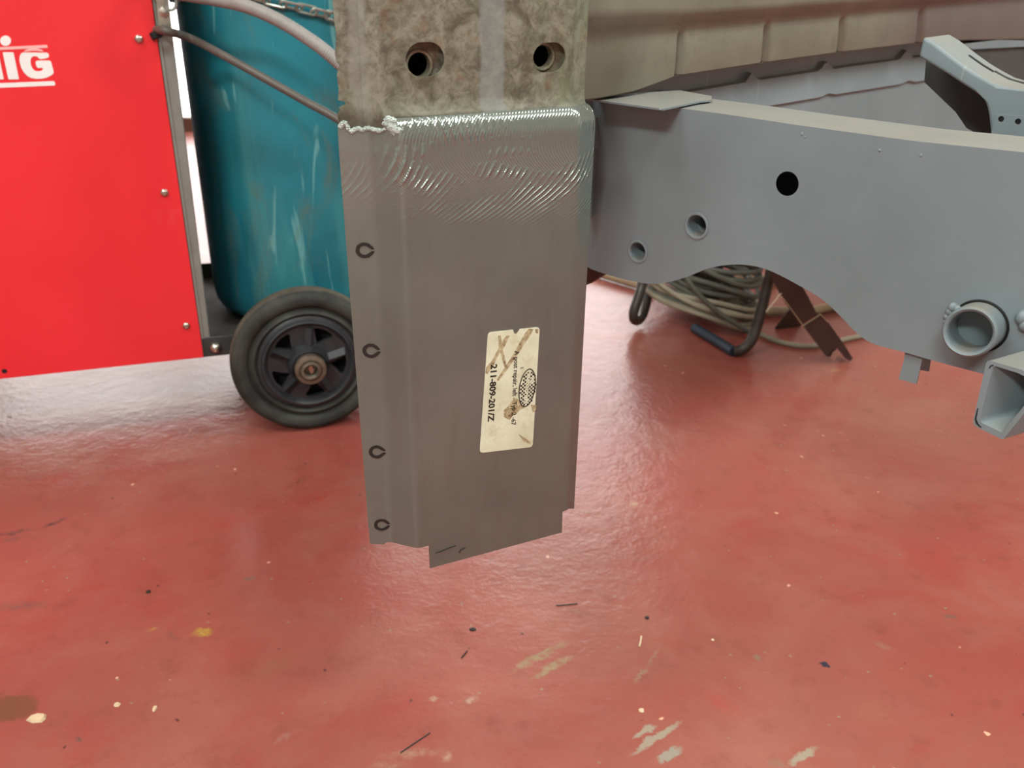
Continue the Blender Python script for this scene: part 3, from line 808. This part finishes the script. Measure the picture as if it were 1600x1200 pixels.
# pipe stub
pipe = MB(); pc = railF.px(1529, 510, 0); end = railF.px(1513.5, 519.5, .03)
ax_ = (end - pc).normalized(); ln = (end - pc).length
pipe.lathe(pc - ax_ * .01, ax_, [(.0172, 0), (.0172, ln + .006), (.0168, ln + .0085), (.0156, ln + .0098), (.0142, ln + .0088), (.0136, ln + .006), (.0134, ln - .02), (.0134, -.052), (.0001, -.052)], 48)
pipe.build('pipe_stub', M['primer'], rail, smooth=50)
b = MB(); b.lathe(railF.px(1530, 509.5, 0), railF.n, [(.0172, .0004), (.0181, .0012), (.0190, .0004)], 40, 0)
b.build('pipe_gap', M['black'], rail)
for x, y, r in ((1489, 480, .0035), (1484, 487, .003), (1496, 483, .003), (1480, 495, .0026), (1478, 503, .002), (1490, 491, .0028), (1600, 496, .0055), (1604, 508, .005), (1476, 509, .0018)):
    b = MB(); b.blob(railF.px(x, y, .001), r, squash=(1, .8, 1), jit=.06, seg=14); b.build('weld_lump', M['primer'], rail, smooth=60)
# tab hanging below the rail
b = MB(); tf = railF.off(-.004)
b.sheet(tf, tf.poly([(1416, 540), (1450, 549), (1441, 560), (1432, 600), (1404, 592.5), (1411, 568)]), th=.0015)
tf2 = railF.off(-.03)
b.sheet(tf2, tf2.poly([(1425, 545), (1470, 555), (1454, 560), (1451, 580.5), (1424, 576)]), th=.0015)
b.build('hanging_tab', M['primer'], rail, smooth=0)
# small dark bracket behind post at the rail's left end
b = MB(); tf = railF.off(-.05)
b.sheet(tf, tf.poly([(905, 405), (955, 418), (943, 429), (917, 445), (900, 450)]), th=.01)
b.build('end_bracket', M['brown_steel'], rail, smooth=0)

# open box section at lower right
bs = MB()
Yb = railF.px(1545, 565, .0).y
OB = Fr(on_y(1545, 563, railF.px(1545, 565, .03).y), -30)
def bq(pts, r=4): return OB.poly(roundpoly(pts, r))
out0 = [(1543, 563), (1519, 662), (1566, 686), (1660, 655), (1640, 590)]
ring_o = OB.poly(roundpoly([(1542, 562), (1519, 664), (1567, 687), (1636, 602), (1597, 578)], [7, 9, 3, 2, 2]))
ring_i = OB.poly(roundpoly([(1552, 571), (1530, 659), (1566, 676), (1626, 602), (1591, 583)], [5, 7, 2, 2, 2]))
# walls extruded away from the viewer to the right
E_ = (OB.u * .75 + Vector((.18, .62, .14))).normalized() * .11
def ext(loop, col=0):
    n = len(loop); f = [OB.pt(*p) for p in loop]; g = [p + E_ for p in f]
    bs.add(f + g, [(i, (i + 1) % n, n + (i + 1) % n, n + i) for i in range(n)], col)
tri = tessellate_polygon([[Vector((p[0], p[1], 0)) for p in ring_o], [Vector((p[0], p[1], 0)) for p in ring_i]])
bs.add([OB.pt(*p) for p in ring_o + ring_i], tri)
ext(ring_o); ext(ring_i)
g = [OB.pt(*p) + E_ for p in ring_i]; bs.add(g, [tuple(range(len(g)))])
sl_ = OB.off(.0004)
ro = sl_.poly(roundpoly([(1546, 566), (1524, 661), (1567, 681.5)], [6, 8, 0])); ri = sl_.poly(roundpoly([(1547.6, 566), (1525.8, 660.4), (1567, 680)], [6, 8, 0]))
bs.build('box_section', M['primer'], van, smooth=40)
b = MB(); b.sheet(sl_, sl_.poly([(1527, 638), (1528.5, 638.5), (1525.5, 655), (1529, 663), (1534, 668), (1531, 667.5), (1525, 662), (1523, 655)]), th=.0003)
b.build('seam_gap', M['black'], van, smooth=0); b = MB()
b.sheet(sl_, sl_.poly([(1545, 575), (1547.5, 571), (1552, 570), (1552, 571.5), (1548.5, 572.5), (1546.5, 576)]), th=.0003)
b.build('seam_gap', M['black'], van, smooth=0)

# ---- curved support arm
arF = railF.off(-.13)
fr_poly = [(1442, 57), (1462, 69), (1490, 91), (1512, 107), (1530, 118), (1552, 130), (1575, 137), (1600, 140), (1720, 146), (1720, 260), (1548, 232), (1547, 205), (1544, 178), (1541, 165), (1537, 156), (1530, 149), (1515, 139), (1480, 116), (1435, 89)]
ar = MB(); ar.sheet(arF, arF.poly(fr_poly), th=.058, w=0)
arm = ar.build('support_arm', M['primer'], van, smooth=42, bevel=.0025, bseg=3)
tag(arm, 'curved support arm with dusty slotted top')
b = MB(); af = arF.off(.0012)
b.sheet(af, af.poly([(1556, 179), (1720, 186), (1720, 250), (1549, 225), (1549, 208)]), [circ(af.loc(1564, 186), .0022, 14), circ(af.loc(1590.5, 190), .0022, 14)], th=.0012)
b.build('gusset_plate', M['primer'], arm, smooth=0)
b = MB()
for x, y in ((1564, 186), (1590.5, 190)): b.lathe(af.px(x, y, -.0011), af.n, [(.0024, 0), (.0001, .0001)], 14)
b.build('rivet_hole', M['black'], arm, smooth=0)
# slot in the arm's top: dark groove lying on the top surface
b = MB()
tp = [(1442, 57), (1462, 69), (1490, 91), (1512, 107), (1530, 118), (1552, 130), (1575, 137), (1600, 140)]
def toppt(i, w): u, v = arF.loc(*tp[i]); return arF.pt(u, v, w)
S1 = [toppt(2, -.034), toppt(3, -.034), toppt(4, -.034)]; S2 = [toppt(2, -.038), toppt(3, -.039), toppt(4, -.039)]
lift = Vector((0, 0, .0005))
b.add([lerp(S1[0], S1[1], .0) + lift, S1[1] + lift, S1[2] + lift, S2[2] + lift, S2[1] + lift, S2[0] + lift], [(0, 1, 4, 5), (1, 2, 3, 4)])
b.build('slot', M['black'], arm, smooth=0)
b = MB(); P = [toppt(i, -.0385) + lift for i in range(4, 8)]; b.tube(cat_rom(P, 5), .0009, 6)
b.build('top_groove', M['bulk_dark'], arm)
# brace below the arm, its underside shade put into the darker colour
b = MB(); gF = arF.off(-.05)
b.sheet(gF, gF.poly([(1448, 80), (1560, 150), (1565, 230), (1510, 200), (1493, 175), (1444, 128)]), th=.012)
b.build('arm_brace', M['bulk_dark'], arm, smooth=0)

# ------------------------------------------------------------------ welding machine
RB = panelF.px(318, 558)
zbt = RB.z
wel = empty('welding_machine', (RB.x, RB.y, 0), 'red welding machine on a trolley with a black wheel, left of the teal gas bottle', 'welding machine')
uR = panelF.loc(318, 558)[0]; uT = panelF.loc(236, -6)[0]
ZT = .98; zr = panelF.loc(236, -6)[1]
def edge_u(z): return lerp(uR, uT, (z - zbt) / (zr - zbt))
UL = uR - .78
b = MB(); b.sheet(panelF, [(UL, zbt), (uR, zbt), (edge_u(ZT), ZT), (UL, ZT)], th=.0015, w=.0015)
pn = b.build('side_panel', M['red'], wel, smooth=0, bevel=.0006, bseg=2)
for x, y in ((217, 61), (257, 301), (291, 509)):
    s_ = MB(); c = panelF.px(x, y, .0015); s_.lathe(c, panelF.n, [(.0062, 0), (.0062, .0008), (.005, .003), (.0028, .0042), (.0018, .0042), (.0016, .003), (.0001, .003)], 20)
    s_.build('screw', M['zinc'], pn, smooth=60)
s_ = MB(); s_.lathe(panelF.px(7, 580, .0017), panelF.n, [(.004, 0), (.0001, .0001)], 14); s_.build('empty_screw_hole', M['black'], pn, smooth=0)
lg = MB(); lf = panelF.off(.0015)
def px11(pts): return lf.poly([(x / 10.91, 40 + y / 10.91) for x, y in pts])
def smoothp(pts, n=4): return [tuple(p) for p in cat_rom(pts, n, closed=True)]
G = [(800, 462), (825, 480), (836, 512), (822, 545), (800, 553), (740, 566), (690, 572), (660, 555), (640, 530), (600, 520), (560, 525), (530, 550), (520, 600), (525, 660), (545, 715), (575, 755), (610, 775), (650, 778), (700, 772), (735, 745), (725, 722), (690, 718), (650, 724), (625, 700), (608, 640), (615, 605), (640, 597), (730, 594), (850, 596), (872, 620), (915, 780), (912, 815), (880, 845), (800, 885), (720, 905), (620, 908), (540, 895), (470, 860), (410, 800), (360, 710), (335, 620), (333, 545), (350, 490), (375, 462), (450, 458), (600, 460)]
lg.sheet(lf, px11(G), th=.0003, w=.0003)
lg.sheet(lf, px11(roundpoly([(45, 455), (230, 455), (325, 915), (145, 918)], 18)), th=.0003, w=.0003)
lg.sheet(lf, px11([(95 + 93 * math.cos(t), 258 + 88 * math.sin(t)) for t in [2 * math.pi * k / 24 for k in range(24)]]), th=.0003, w=.0003)
lg.sheet(lf, px11(roundpoly([(-260, 462), (-30, 458), (65, 915), (-100, 918), (-190, 560), (-120, 918), (-250, 920)], 8)), th=.0003, w=.0003)
lg.sheet(lf, px11(roundpoly([(-500, 1000), (930, 945), (945, 1020), (-500, 1080)], [0, 25, 25, 0])), th=.0003, w=.0003)
lg.sheet(lf, px11(roundpoly([(-500, 392), (800, 328), (820, 378), (-500, 438)], [0, 12, 12, 0])), th=.0003, w=.0003, mat=1)
lg.sheet(lf, px11([(400, 448), (440, 412), (500, 394), (570, 388), (640, 390), (710, 410), (745, 445), (660, 432), (580, 428), (500, 434)]), th=.0003, w=.0003, mat=1)
tag(lg.build('lettering', [M['white_paint'], M['pink_paint']], pn, smooth=0), 'white letters and lines printed on the red side')
# cabinet body behind the panel and its corner post
b = MB()
pts = [(UL, zbt), (uR + .0, zbt), (edge_u(ZT), ZT), (UL, ZT)]
b.sheet(panelF, pts, th=.36, w=-.0005)
b.build('cabinet', M['dark_steel'], wel, smooth=0, bevel=.002, bseg=2)
b = MB()
wpost = .0165
b.sheet(panelF, [(uR, zbt), (uR + .014, zbt), (edge_u(ZT) + .026, ZT), (edge_u(ZT), ZT)], th=.03, w=-.001)
b.sheet(panelF, [(uR + .001, zbt), (uR + .005, zbt), (edge_u(ZT) + .006, ZT), (edge_u(ZT) + .001, ZT)], th=.004, w=.001)
cp = b.build('corner_post', M['grey_steel'], wel, smooth=0, bevel=.001, bseg=2)
b = MB()
b.sheet(panelF, panelF.poly([(243, -6), (262, -6), (268, 50), (250, 52)]), th=.004, w=.003)
for x, y in ((241 + 0, 18), (250, 27)): pass
b.lathe(panelF.px(257, 19, .003), panelF.n, [(.008, 0), (.008, .006), (.0001, .008)], 6)
b.build('bracket', M['zinc'], cp, smooth=30)
b = MB(); b.lathe(panelF.px(241, 18, -.0005), panelF.n, [(.004, 0), (.0001, .0002)], 12)
b.build('bolt_hole', M['black'], cp, smooth=0)
# base tray and front rail
rail_u1 = uR + .42
b = MB(); zr0 = zbt; zr1 = panelF.loc(330, 527)[1]
b.sheet(panelF, [(uR, zr0), (rail_u1, zr0), (rail_u1, zr1), (uR, zr1)], th=.003, w=.001)
tr = b.build('rail', M['dark_steel'], wel, smooth=0, bevel=.0008, bseg=2)
b = MB(); b.lathe(panelF.px(337, 543, .001), panelF.n, [(.0095, 0), (.0095, .002), (.008, .006), (.004, .009), (.0001, .0095)], 24); b.build('bolt', M['zinc'], tr, smooth=60)
b = MB(); b.box(panelF.pt(uR + .21, zr0 + .006, -.2), panelF.u * .21, Vector((0, 0, .003)), panelF.n * .2)
b.box(panelF.pt(uR + .21, zr0 + .02, -.4), panelF.u * .21, Vector((0, 0, .02)), panelF.n * .002)
b.build('base_tray', M['tray'], wel, smooth=0)

# wheel
RWH = .128
wc = wheelF.pt(0, RWH, -.003); nW = wheelF.n
# the hub is seen at (484,577): take the horizontal place from the tyre centre
wh = MB()
t = [(.086, -.010), (.0885, -.004), (.0905, -.003), (.0935, -.0045), (.0955, -.008), (.099, -.0095), (.1015, -.006), (.104, -.0025), (.112, -.0005), (.1165, -.0012), (.1172, -.0035), (.1195, -.0042), (.1245, -.008), (.1272, -.014)]
wh.lathe(wc, nW, t, 96, 0)
wh.lathe(wc, nW, [(.1272, -.014), (RWH, -.022), (RWH, -.034), (.1255, -.044), (.119, -.050), (.100, -.052), (.086, -.045)], 96, 1)
wl = bpy.data.objects.new('x', None)
ty = wh.build('tyre', [M['rubber'], M['tread']], wel, smooth=50)
rm = MB(); wF = Fr(Vector((wc.x, wc.y, 0)), WA)
cz = wc.z
hl = []
for k in range(5):
    q0 = R_(66 + 72 * k)
    def pp(r, q): return (r * math.cos(q), cz + r * math.sin(q))
    hl.append([pp(.036, q0 - .06), pp(.048, q0 - .25), pp(.060, q0 - .38), pp(.0635, q0 - .32), pp(.0645, q0 - .12), pp(.0645, q0 + .02), pp(.063, q0 + .20), pp(.05, q0 + .12)])
rm.sheet(wF, circ((0, cz), .068, 64), hl, th=.008, w=-.010)
rm.lathe(wc, nW, [(.068, -.010), (.071, -.004), (.0745, -.001), (.077, -.002), (.079, -.006), (.084, -.0075), (.0868, -.010), (.0868, -.04), (.07, -.04), (.068, -.018)], 72)
rim = rm.build('rim', M['rim'], wel, smooth=40)
for k in range(5):
    q0 = R_(66 + 72 * k) + .27; sp_ = MB()
    def P3(r, q, w): return wF.pt(r * math.cos(q), cz + r * math.sin(q), w)
    V = [P3(.026, q0 - .22, -.009), P3(.064, q0 - .05, -.009), P3(.066, q0 + .18, -.009), P3(.026, q0 + .30, -.009), P3(.026, q0 + .02, .004), P3(.063, q0 + .0, -.004)]
    sp_.add(V, [(0, 1, 5, 4), (1, 2, 5), (2, 3, 4, 5), (0, 4, 3)])
    sp_.build('spoke', M['rim'], rim, smooth=30)
dk = MB(); dk.lathe(wc, nW, [(.0868, -.038), (.0001, -.0385)], 40); dk.build('inner_disc', M['black'], rim, smooth=0)
hb = MB()
hb.lathe(wc, nW, [(.036, -.010), (.034, .002), (.031, .010), (.029, .014)], 40, 0)
hb.lathe(wc, nW, [(.027, .012), (.027, .021), (.0255, .024), (.0195, .025), (.0185, .022), (.0165, .022), (.016, .028), (.0125, .029), (.0105, .026), (.0100, .012), (.0001, .012)], 40, 1)
hb.build('hub', [M['rim'], M['hub']], wel, smooth=45)
b = MB(); b.box(wF.pt(.001, cz, .018), wF.u * .0025 + Vector((0, 0, .003)), Vector((0, 0, .006)) - wF.u * .002, wF.n * .003); b.build('split_pin', M['zinc'], rim, smooth=0)
b = MB(); b.tube([wc - nW * .035, wc - nW * .40], .01, 16); b.build('axle', M['dark_steel'], wel)
b = MB(); b.lathe(wc - nW * .41, nW, [(.03, .03), (.10, .03), (.122, .024), (.128, .01), (.128, -.01), (.122, -.024), (.1, -.03), (.03, -.03)], 64); b.build('tyre', M['rubber'], wel, smooth=50)

# ------------------------------------------------------------------ gas bottle
zt_ = zr0 + .010
bc = on_z(458, 470, zt_); RBt = .142
bo = empty('gas_bottle', (bc.x, bc.y, zt_), 'large scuffed teal gas bottle standing behind the wheel, held by a chain', 'gas bottle')
b = MB()
b.lathe((bc.x, bc.y, zt_), (0, 0, 1), [(.0001, .0), (RBt - .05, 0), (RBt - .025, .004), (RBt - .01, .014), (RBt - .003, .028), (RBt, .05), (RBt, 1.05), (RBt - .01, 1.12), (RBt - .04, 1.19), (.05, 1.24), (.03, 1.26), (.0001, 1.26)], 96)
b.build('cylinder', M['teal'], bo, smooth=60)
b = MB(); b.lathe((bc.x, bc.y, zt_ + 1.26), (0, 0, 1), [(.018, 0), (.018, .05), (.012, .055), (.012, .08), (.022, .082), (.022, .1), (.0001, .1)], 24); b.build('valve', M['zinc'], bo, smooth=40)
def on_cyl(px, py, r):
    d = ray(px, py); o = Vector((CAM.x - bc.x, CAM.y - bc.y)); dd = Vector((d.x, d.y))
    a_, b_, c_ = dd.dot(dd), 2 * o.dot(dd), o.dot(o) - r * r; disc = b_ * b_ - 4 * a_ * c_
    t = (-b_ - math.sqrt(max(disc, 0))) / (2 * a_); return CAM + d * t

# chain round the bottle
def chain_pt(P0, P1): pass
c0 = on_cyl(400, -4, RBt + .009); c1 = on_cyl(460, 12, RBt + .009); c2 = on_cyl(515, 24, RBt + .009)
def ang(p): return math.atan2(p.y - bc.y, p.x - bc.x)
a0, a1, a2 = ang(c0), ang(c1), ang(c2)
path = []
for k in range(241):
    a = a0 - .9 + k * (2 * math.pi / 240) 
    s = (a - a0) / (a2 - a0); z = lerp(c0.z, c2.z, max(-.6, min(1.4, s)))
    if s > 1.4: z += (c0.z - c2.z) * 2.0 * min(1, (s - 1.4) / 8)
    path.append(Vector((bc.x + (RBt + .009) * math.cos(a), bc.y + (RBt + .009) * math.sin(a), z)))
path = resample(path, .0255)
chn = empty('chain', (bc.x, bc.y, path[0].z), 'pale galvanised steel chain looped round the teal gas bottle', 'chain')
for i in range(len(path) - 1):
    p, q = path[i], path[i + 1]; mid = (p + q) / 2; d = (q - p).normalized(); rad = Vector((mid.x - bc.x, mid.y - bc.y, 0)).normalized()
    tv = Vector((0, 0, 1)); tv = (tv - d * tv.dot(d)).normalized()
    side = (tv * .94 + rad * .34).normalized() if i % 2 == 0 else (rad * .8 + tv * .6).normalized()
    h, r_, L_ = .0062, .0024, .0175
    pts = []
    for k in range(20):
        q_ = 2 * math.pi * k / 20; cx_ = math.cos(q_); 
        pts.append(mid + d * (cx_ * h + math.copysign(L_ - h, cx_) * 1.0) + side * math.sin(q_) * h)
    lk = MB(); lk.tube(pts, r_, 7, closed=True); lk.build('chain_link', M['chain'], chn)
hk = MB(); hc0 = panelF.px(266, 2, .004); pts = [panelF.px(x, y, .004) for x, y in ((258, -20), (258, 5), (261, 13), (268, 16), (274, 11), (275, 0), (275, -20))]
hk.tube(cat_rom(pts, 5), .0022, 8)
tag(hk.build('chain_hook', M['chain']), 'pale steel hook at the top edge of the trolley post, beside the gas bottle', 'hook')

# hoses
def hose(name, pix, r, mat, label, cat, rib=0):
    P = [on_y(x, y, Y) if Y > 0 else on_z(x, y, r) for x, y, Y in pix]
    Q = resample(cat_rom(P, 24), .0008 if rib else .006); b = MB()
    if rib: rad = [r * (1 + .03 * (1 if (i // 2) % 2 else -1)) for i in range(len(Q))]
    else: rad = r
    b.tube(Q, rad, 14); return tag(b.build(name, mat, smooth=70), label, cat)
YP = panelF.px(250, 20).y
hose('ribbed_hose', [(225, -22, YP - .02), (268, -12, YP - .05), (340, 0, 1.33), (385, 10, 1.3), (430, 29, 1.28), (475, 56, 1.27), (520, 90, 1.26), (580, 150, 1.26), (640, 250, 1.28), (690, 400, 1.33), (730, 520, 1.38), (770, 570, -1), (830, 590, -1), (870, 560, -1), (850, 530, -1)], .0088, M['hose'], 'thick pale grey ribbed hose curving down across the teal bottle', 'hose', 1)
hose('power_cable', [(236, 44, YP + .015), (246, 47, YP - .005), (262, 49, YP - .03), (300, 61, 1.38), (350, 87, 1.34), (420, 126, 1.32), (480, 160, 1.31), (530, 188, 1.3), (600, 240, 1.3), (660, 340, 1.31), (700, 460, 1.35), (720, 560, 1.42), (700, 600, -1), (640, 620, -1), (610, 600, -1), (640, 575, -1)], .0058, M['cable'], 'thinner dark grey cable hanging below the ribbed hose', 'cable')
b = MB(); b.tube([panelF.px(241, 50, .002), panelF.px(246, 60, .004)], .008, 10)
b.build('cable_gland', M['black'], cp)

# ------------------------------------------------------------------ cable reel under the rail
rc = on_z(1095, 520, 0)
reel = empty('cable_reel', (rc.x, rc.y, 0), 'steel tube stand holding a thick coil of grey cable, lying under the chassis rail', 'cable reel')
Yr = rc.y
zfl = .011
b = MB()
pL = cat_rom([on_y(1012, 395, Yr + .02), on_y(1004, 440, Yr + .01), on_y(998, 462, Yr), on_y(990, 488, Yr - .01), on_y(992, 500, Yr - .0), on_y(1000, 498, Yr + .03), on_y(1008, 480, Yr + .06), on_y(1016, 440, Yr + .1)], 6)
b.tube(pL, .0112, 12)
b.build('left_hoop', M['reel_tube'], reel)
b = MB(); e0 = on_z(1146, 549, .011)
pR = cat_rom([on_y(1212, 390, e0.y + .03), on_y(1203, 430, e0.y + .03), on_y(1194, 468, e0.y + .02), on_y(1184, 505, e0.y + .01), on_y(1174, 532, e0.y + .002), on_y(1160, 546, e0.y), e0], 6)
b.tube(pR, .0112, 12)
b.build('right_hoop', M['reel_tube'], reel)
b = MB(); b.tube(cat_rom([e0, on_z(1125, 536, .011), on_z(1085, 512, .011)], 6), .0112, 12); b.build('base_tube', M['reel_blue'], reel)
# coil: turns wound about a nearly upright axis
cl = on_z(1108, 524, 0); Cc = Vector((cl.x - .005, cl.y + .115, 0))
def turns(n, mat, name, zlo, zhi, rlo, rhi, seed, tilt=.25):
    rnd = random.Random(seed); b = MB()
    for k in range(n):
        f = k / max(1, n - 1); z = lerp(zlo, zhi, f) + rnd.uniform(-.004, .004); r1 = lerp(rlo, rhi, rnd.random()); tx_ = tilt + rnd.uniform(-.08, .08); ty_ = rnd.uniform(-.06, .06)
        pts = []
        for i in range(48):
            q = 2 * math.pi * i / 48; x = r1 * 1.0 * math.cos(q); y = r1 * .92 * math.sin(q)
            pts.append(Cc + Vector((x, y, max(.006, z - tx_ * x + ty_ * y + .006 * math.sin(3 * q + k)))))
        b.tube(pts, .0058, 8, closed=True)
    return b.build(name, mat, reel)
turns(7, M['wire_light'], 'pale_winding', .040, .075, .128, .140, 1, .30)
turns(16, M['wire_dark'], 'dark_winding', .05, .22, .108, .134, 2, .32)
b = MB()
P = cat_rom([on_y(1070, 430, Yr - .04), on_y(1090, 458, Yr - .05), on_y(1125, 490, Yr - .05), on_y(1172, 520, Yr - .04)], 8); b.tube(P, .0058, 8)
b.build('crossing_turn', M['wire_dark'], reel)
b = MB(); b.lathe(Cc + Vector((0, 0, .03)), (0, 0, 1), [(.0001, .0), (.045, 0), (.045, .18), (.0001, .18)], 32); b.build('drum', M['reel_tube'], reel, smooth=40)
# loose cable on the floor
b = MB(); P = [on_z(x, y, .006) for x, y in ((1188, 522), (1215, 533), (1250, 540), (1290, 538), (1330, 528), (1390, 518), (1470, 512))]
b.tube(cat_rom(P, 8), .0055, 8); tag(b.build('loose_cable', M['wire_light']), 'grey cable trailing right from the reel over the red floor', 'cable')
b = MB(); b.tube([on_z(905, 418, .012), on_z(1020, 452, .012)], .0105, 14); tag(b.build('pole', M['pole']), 'cream pole lying on the floor left of the cable reel', 'pole')
b = MB(); b.tube([on_z(1150, 432, .014), on_z(1215, 437, .014)], .012, 14); tag(b.build('pole', M['pole']), 'short cream pole seen through the arch above the reel stand', 'pole')
b = MB(); b.tube([on_z(1150, 484, .012), on_z(1200, 486, .012), on_z(1270, 486, .012), on_z(1320, 474, .012)], .011, 14); tag(b.build('hose', M['pole']), 'cream hose on the floor passing behind the brown bracket', 'hose')

# brown folded steel bracket
ft = on_z(1330, 566, 0); sF = Fr(ft, 20)
br = MB()
br.sheet(sF, sF.poly([(1195, 395), (1232, 405), (1245, 432), (1262, 462), (1276, 489), (1281, 488), (1251, 509), (1221, 463), (1205, 430)]), th=.003)
br.sheet(sF, sF.poly([(1255, 509), (1282, 491), (1293, 503), (1315, 533), (1332, 560), (1327, 563.5), (1321, 560), (1307, 543), (1296, 557), (1290, 556)]), th=.003, w=.002)
# back flange of the angle
E2 = -sF.n * .03
for P, Q in (((1276, 489), (1232, 405)), ((1293, 503), (1331, 561))):
    a, c = sF.px(*P), sF.px(*Q); br.add([a, c, c + E2, a + E2], [(0, 1, 2, 3)])
brk = br.build('steel_bracket', M['brown_steel'], smooth=0)
tag(brk, 'dark brown folded steel bracket leaning beside the cable reel stand', 'bracket')
b = MB()
for P in ([(1221, 463), (1255, 509), (1282, 491), (1293, 503)], [(1197, 488), (1208, 474), (1221, 458)]):
    b.tube([sF.px(x, y, .003) for x, y in P], .0011, 6)
b.build('cut_edge', M['cut_steel'], brk)
b = MB(); f2 = Fr(on_z(1214, 515, 0), 20)
b.sheet(f2, f2.poly([(1211, 514), (1231, 487), (1240, 478), (1252, 512), (1222, 516)]), th=.003); b.build('foot', M['brown_steel'], brk, smooth=0)
b = MB(); b.sheet(sF, sF.poly([(1293, 558), (1300, 547), (1306, 545), (1304, 560), (1298, 562)]), th=.001, w=.006); b.build('torn_flap', M['zinc'], brk, smooth=0)

# ------------------------------------------------------------------ scraps on the floor
def chip(name, x, y, r, mat, label, cat, sq=(1, 1, .25)):
    p = on_z(x, y, 0); b = MB(); n = 7
    pts = [(r * sq[0] * random.uniform(.7, 1.1) * math.cos(2 * math.pi * k / n), r * sq[1] * random.uniform(.7, 1.1) * math.sin(2 * math.pi * k / n)) for k in range(n)]
    t = r * sq[2]
    V = [p + Vector((a, c, 0.0002)) for a, c in pts] + [p + Vector((a * .8, c * .8, t)) for a, c in pts]
    b.add(V, [tuple(reversed(range(n))), tuple(range(n, 2 * n))] + [(i, (i + 1) % n, n + (i + 1) % n, n + i) for i in range(n)])
    return tag(b.build(name, mat, smooth=0), label, cat)
chip('paint_chip', 58, 1123, .009, M['chip'], 'cream chip lying at the edge of the brown stain, lower left floor', 'chip', (1.3, .8, .3))
chip('paint_chip', 183, 1101, .004, M['chip'], 'tiny pale chip right of the brown floor stain, the left one of two', 'chip')
chip('paint_chip', 242, 1107, .0045, M['chip'], 'tiny pale chip right of the brown floor stain, the right one of two', 'chip', (.7, 1.2, .3))
chip('paint_chip', 1002, 1110, .0038, M['chip'], 'pale square crumb above the grey scrapes at the bottom centre of the floor', 'chip')
chip('paint_chip', 1114, 1000, .0025, M['chip'], 'tiny pale crumb on the floor right of the metal sliver', 'chip')
chip('dark_crumb', 1011, 966, .003, M['ink'], 'small black crumb on the floor just above the bright metal sliver', 'crumb', (1, 1, .7))
chip('dark_crumb', 232, 925, .0032, M['ink'], 'small black crumb on the floor above the yellow mark', 'crumb', (1, 1, .5))
chip('dark_crumb', 739, 984, .0035, M['ink'], 'small black crumb on the floor below the repair panel', 'crumb', (1.4, .9, .5))
def bit(name, pts, r, mat, label, cat):
    b = MB(); b.tube(cat_rom([on_z(x, y, r) for x, y in pts], 4), r, 6); return tag(b.build(name, mat), label, cat)
bit('metal_sliver', [(1002, 994), (1001, 1002), (999, 1010)], .0012, M['chip'], 'bright curled metal sliver on the red floor, lower centre', 'metal sliver')
bit('wire_offcut', [(626, 1176), (648, 1161), (672, 1145)], .0007, M['ink'], 'thin dark wire offcut lying diagonally near the bottom edge', 'wire')
bit('wire_offcut', [(869, 946), (884, 945), (902, 943)], .0009, M['brown_steel'], 'short rusty wire offcut on the floor right below the repair panel', 'wire')
bit('wire_offcut', [(721, 1028), (727, 1021), (730, 1017)], .0009, M['ink'], 'tiny dark wire offcut left of the olive scrapes', 'wire')
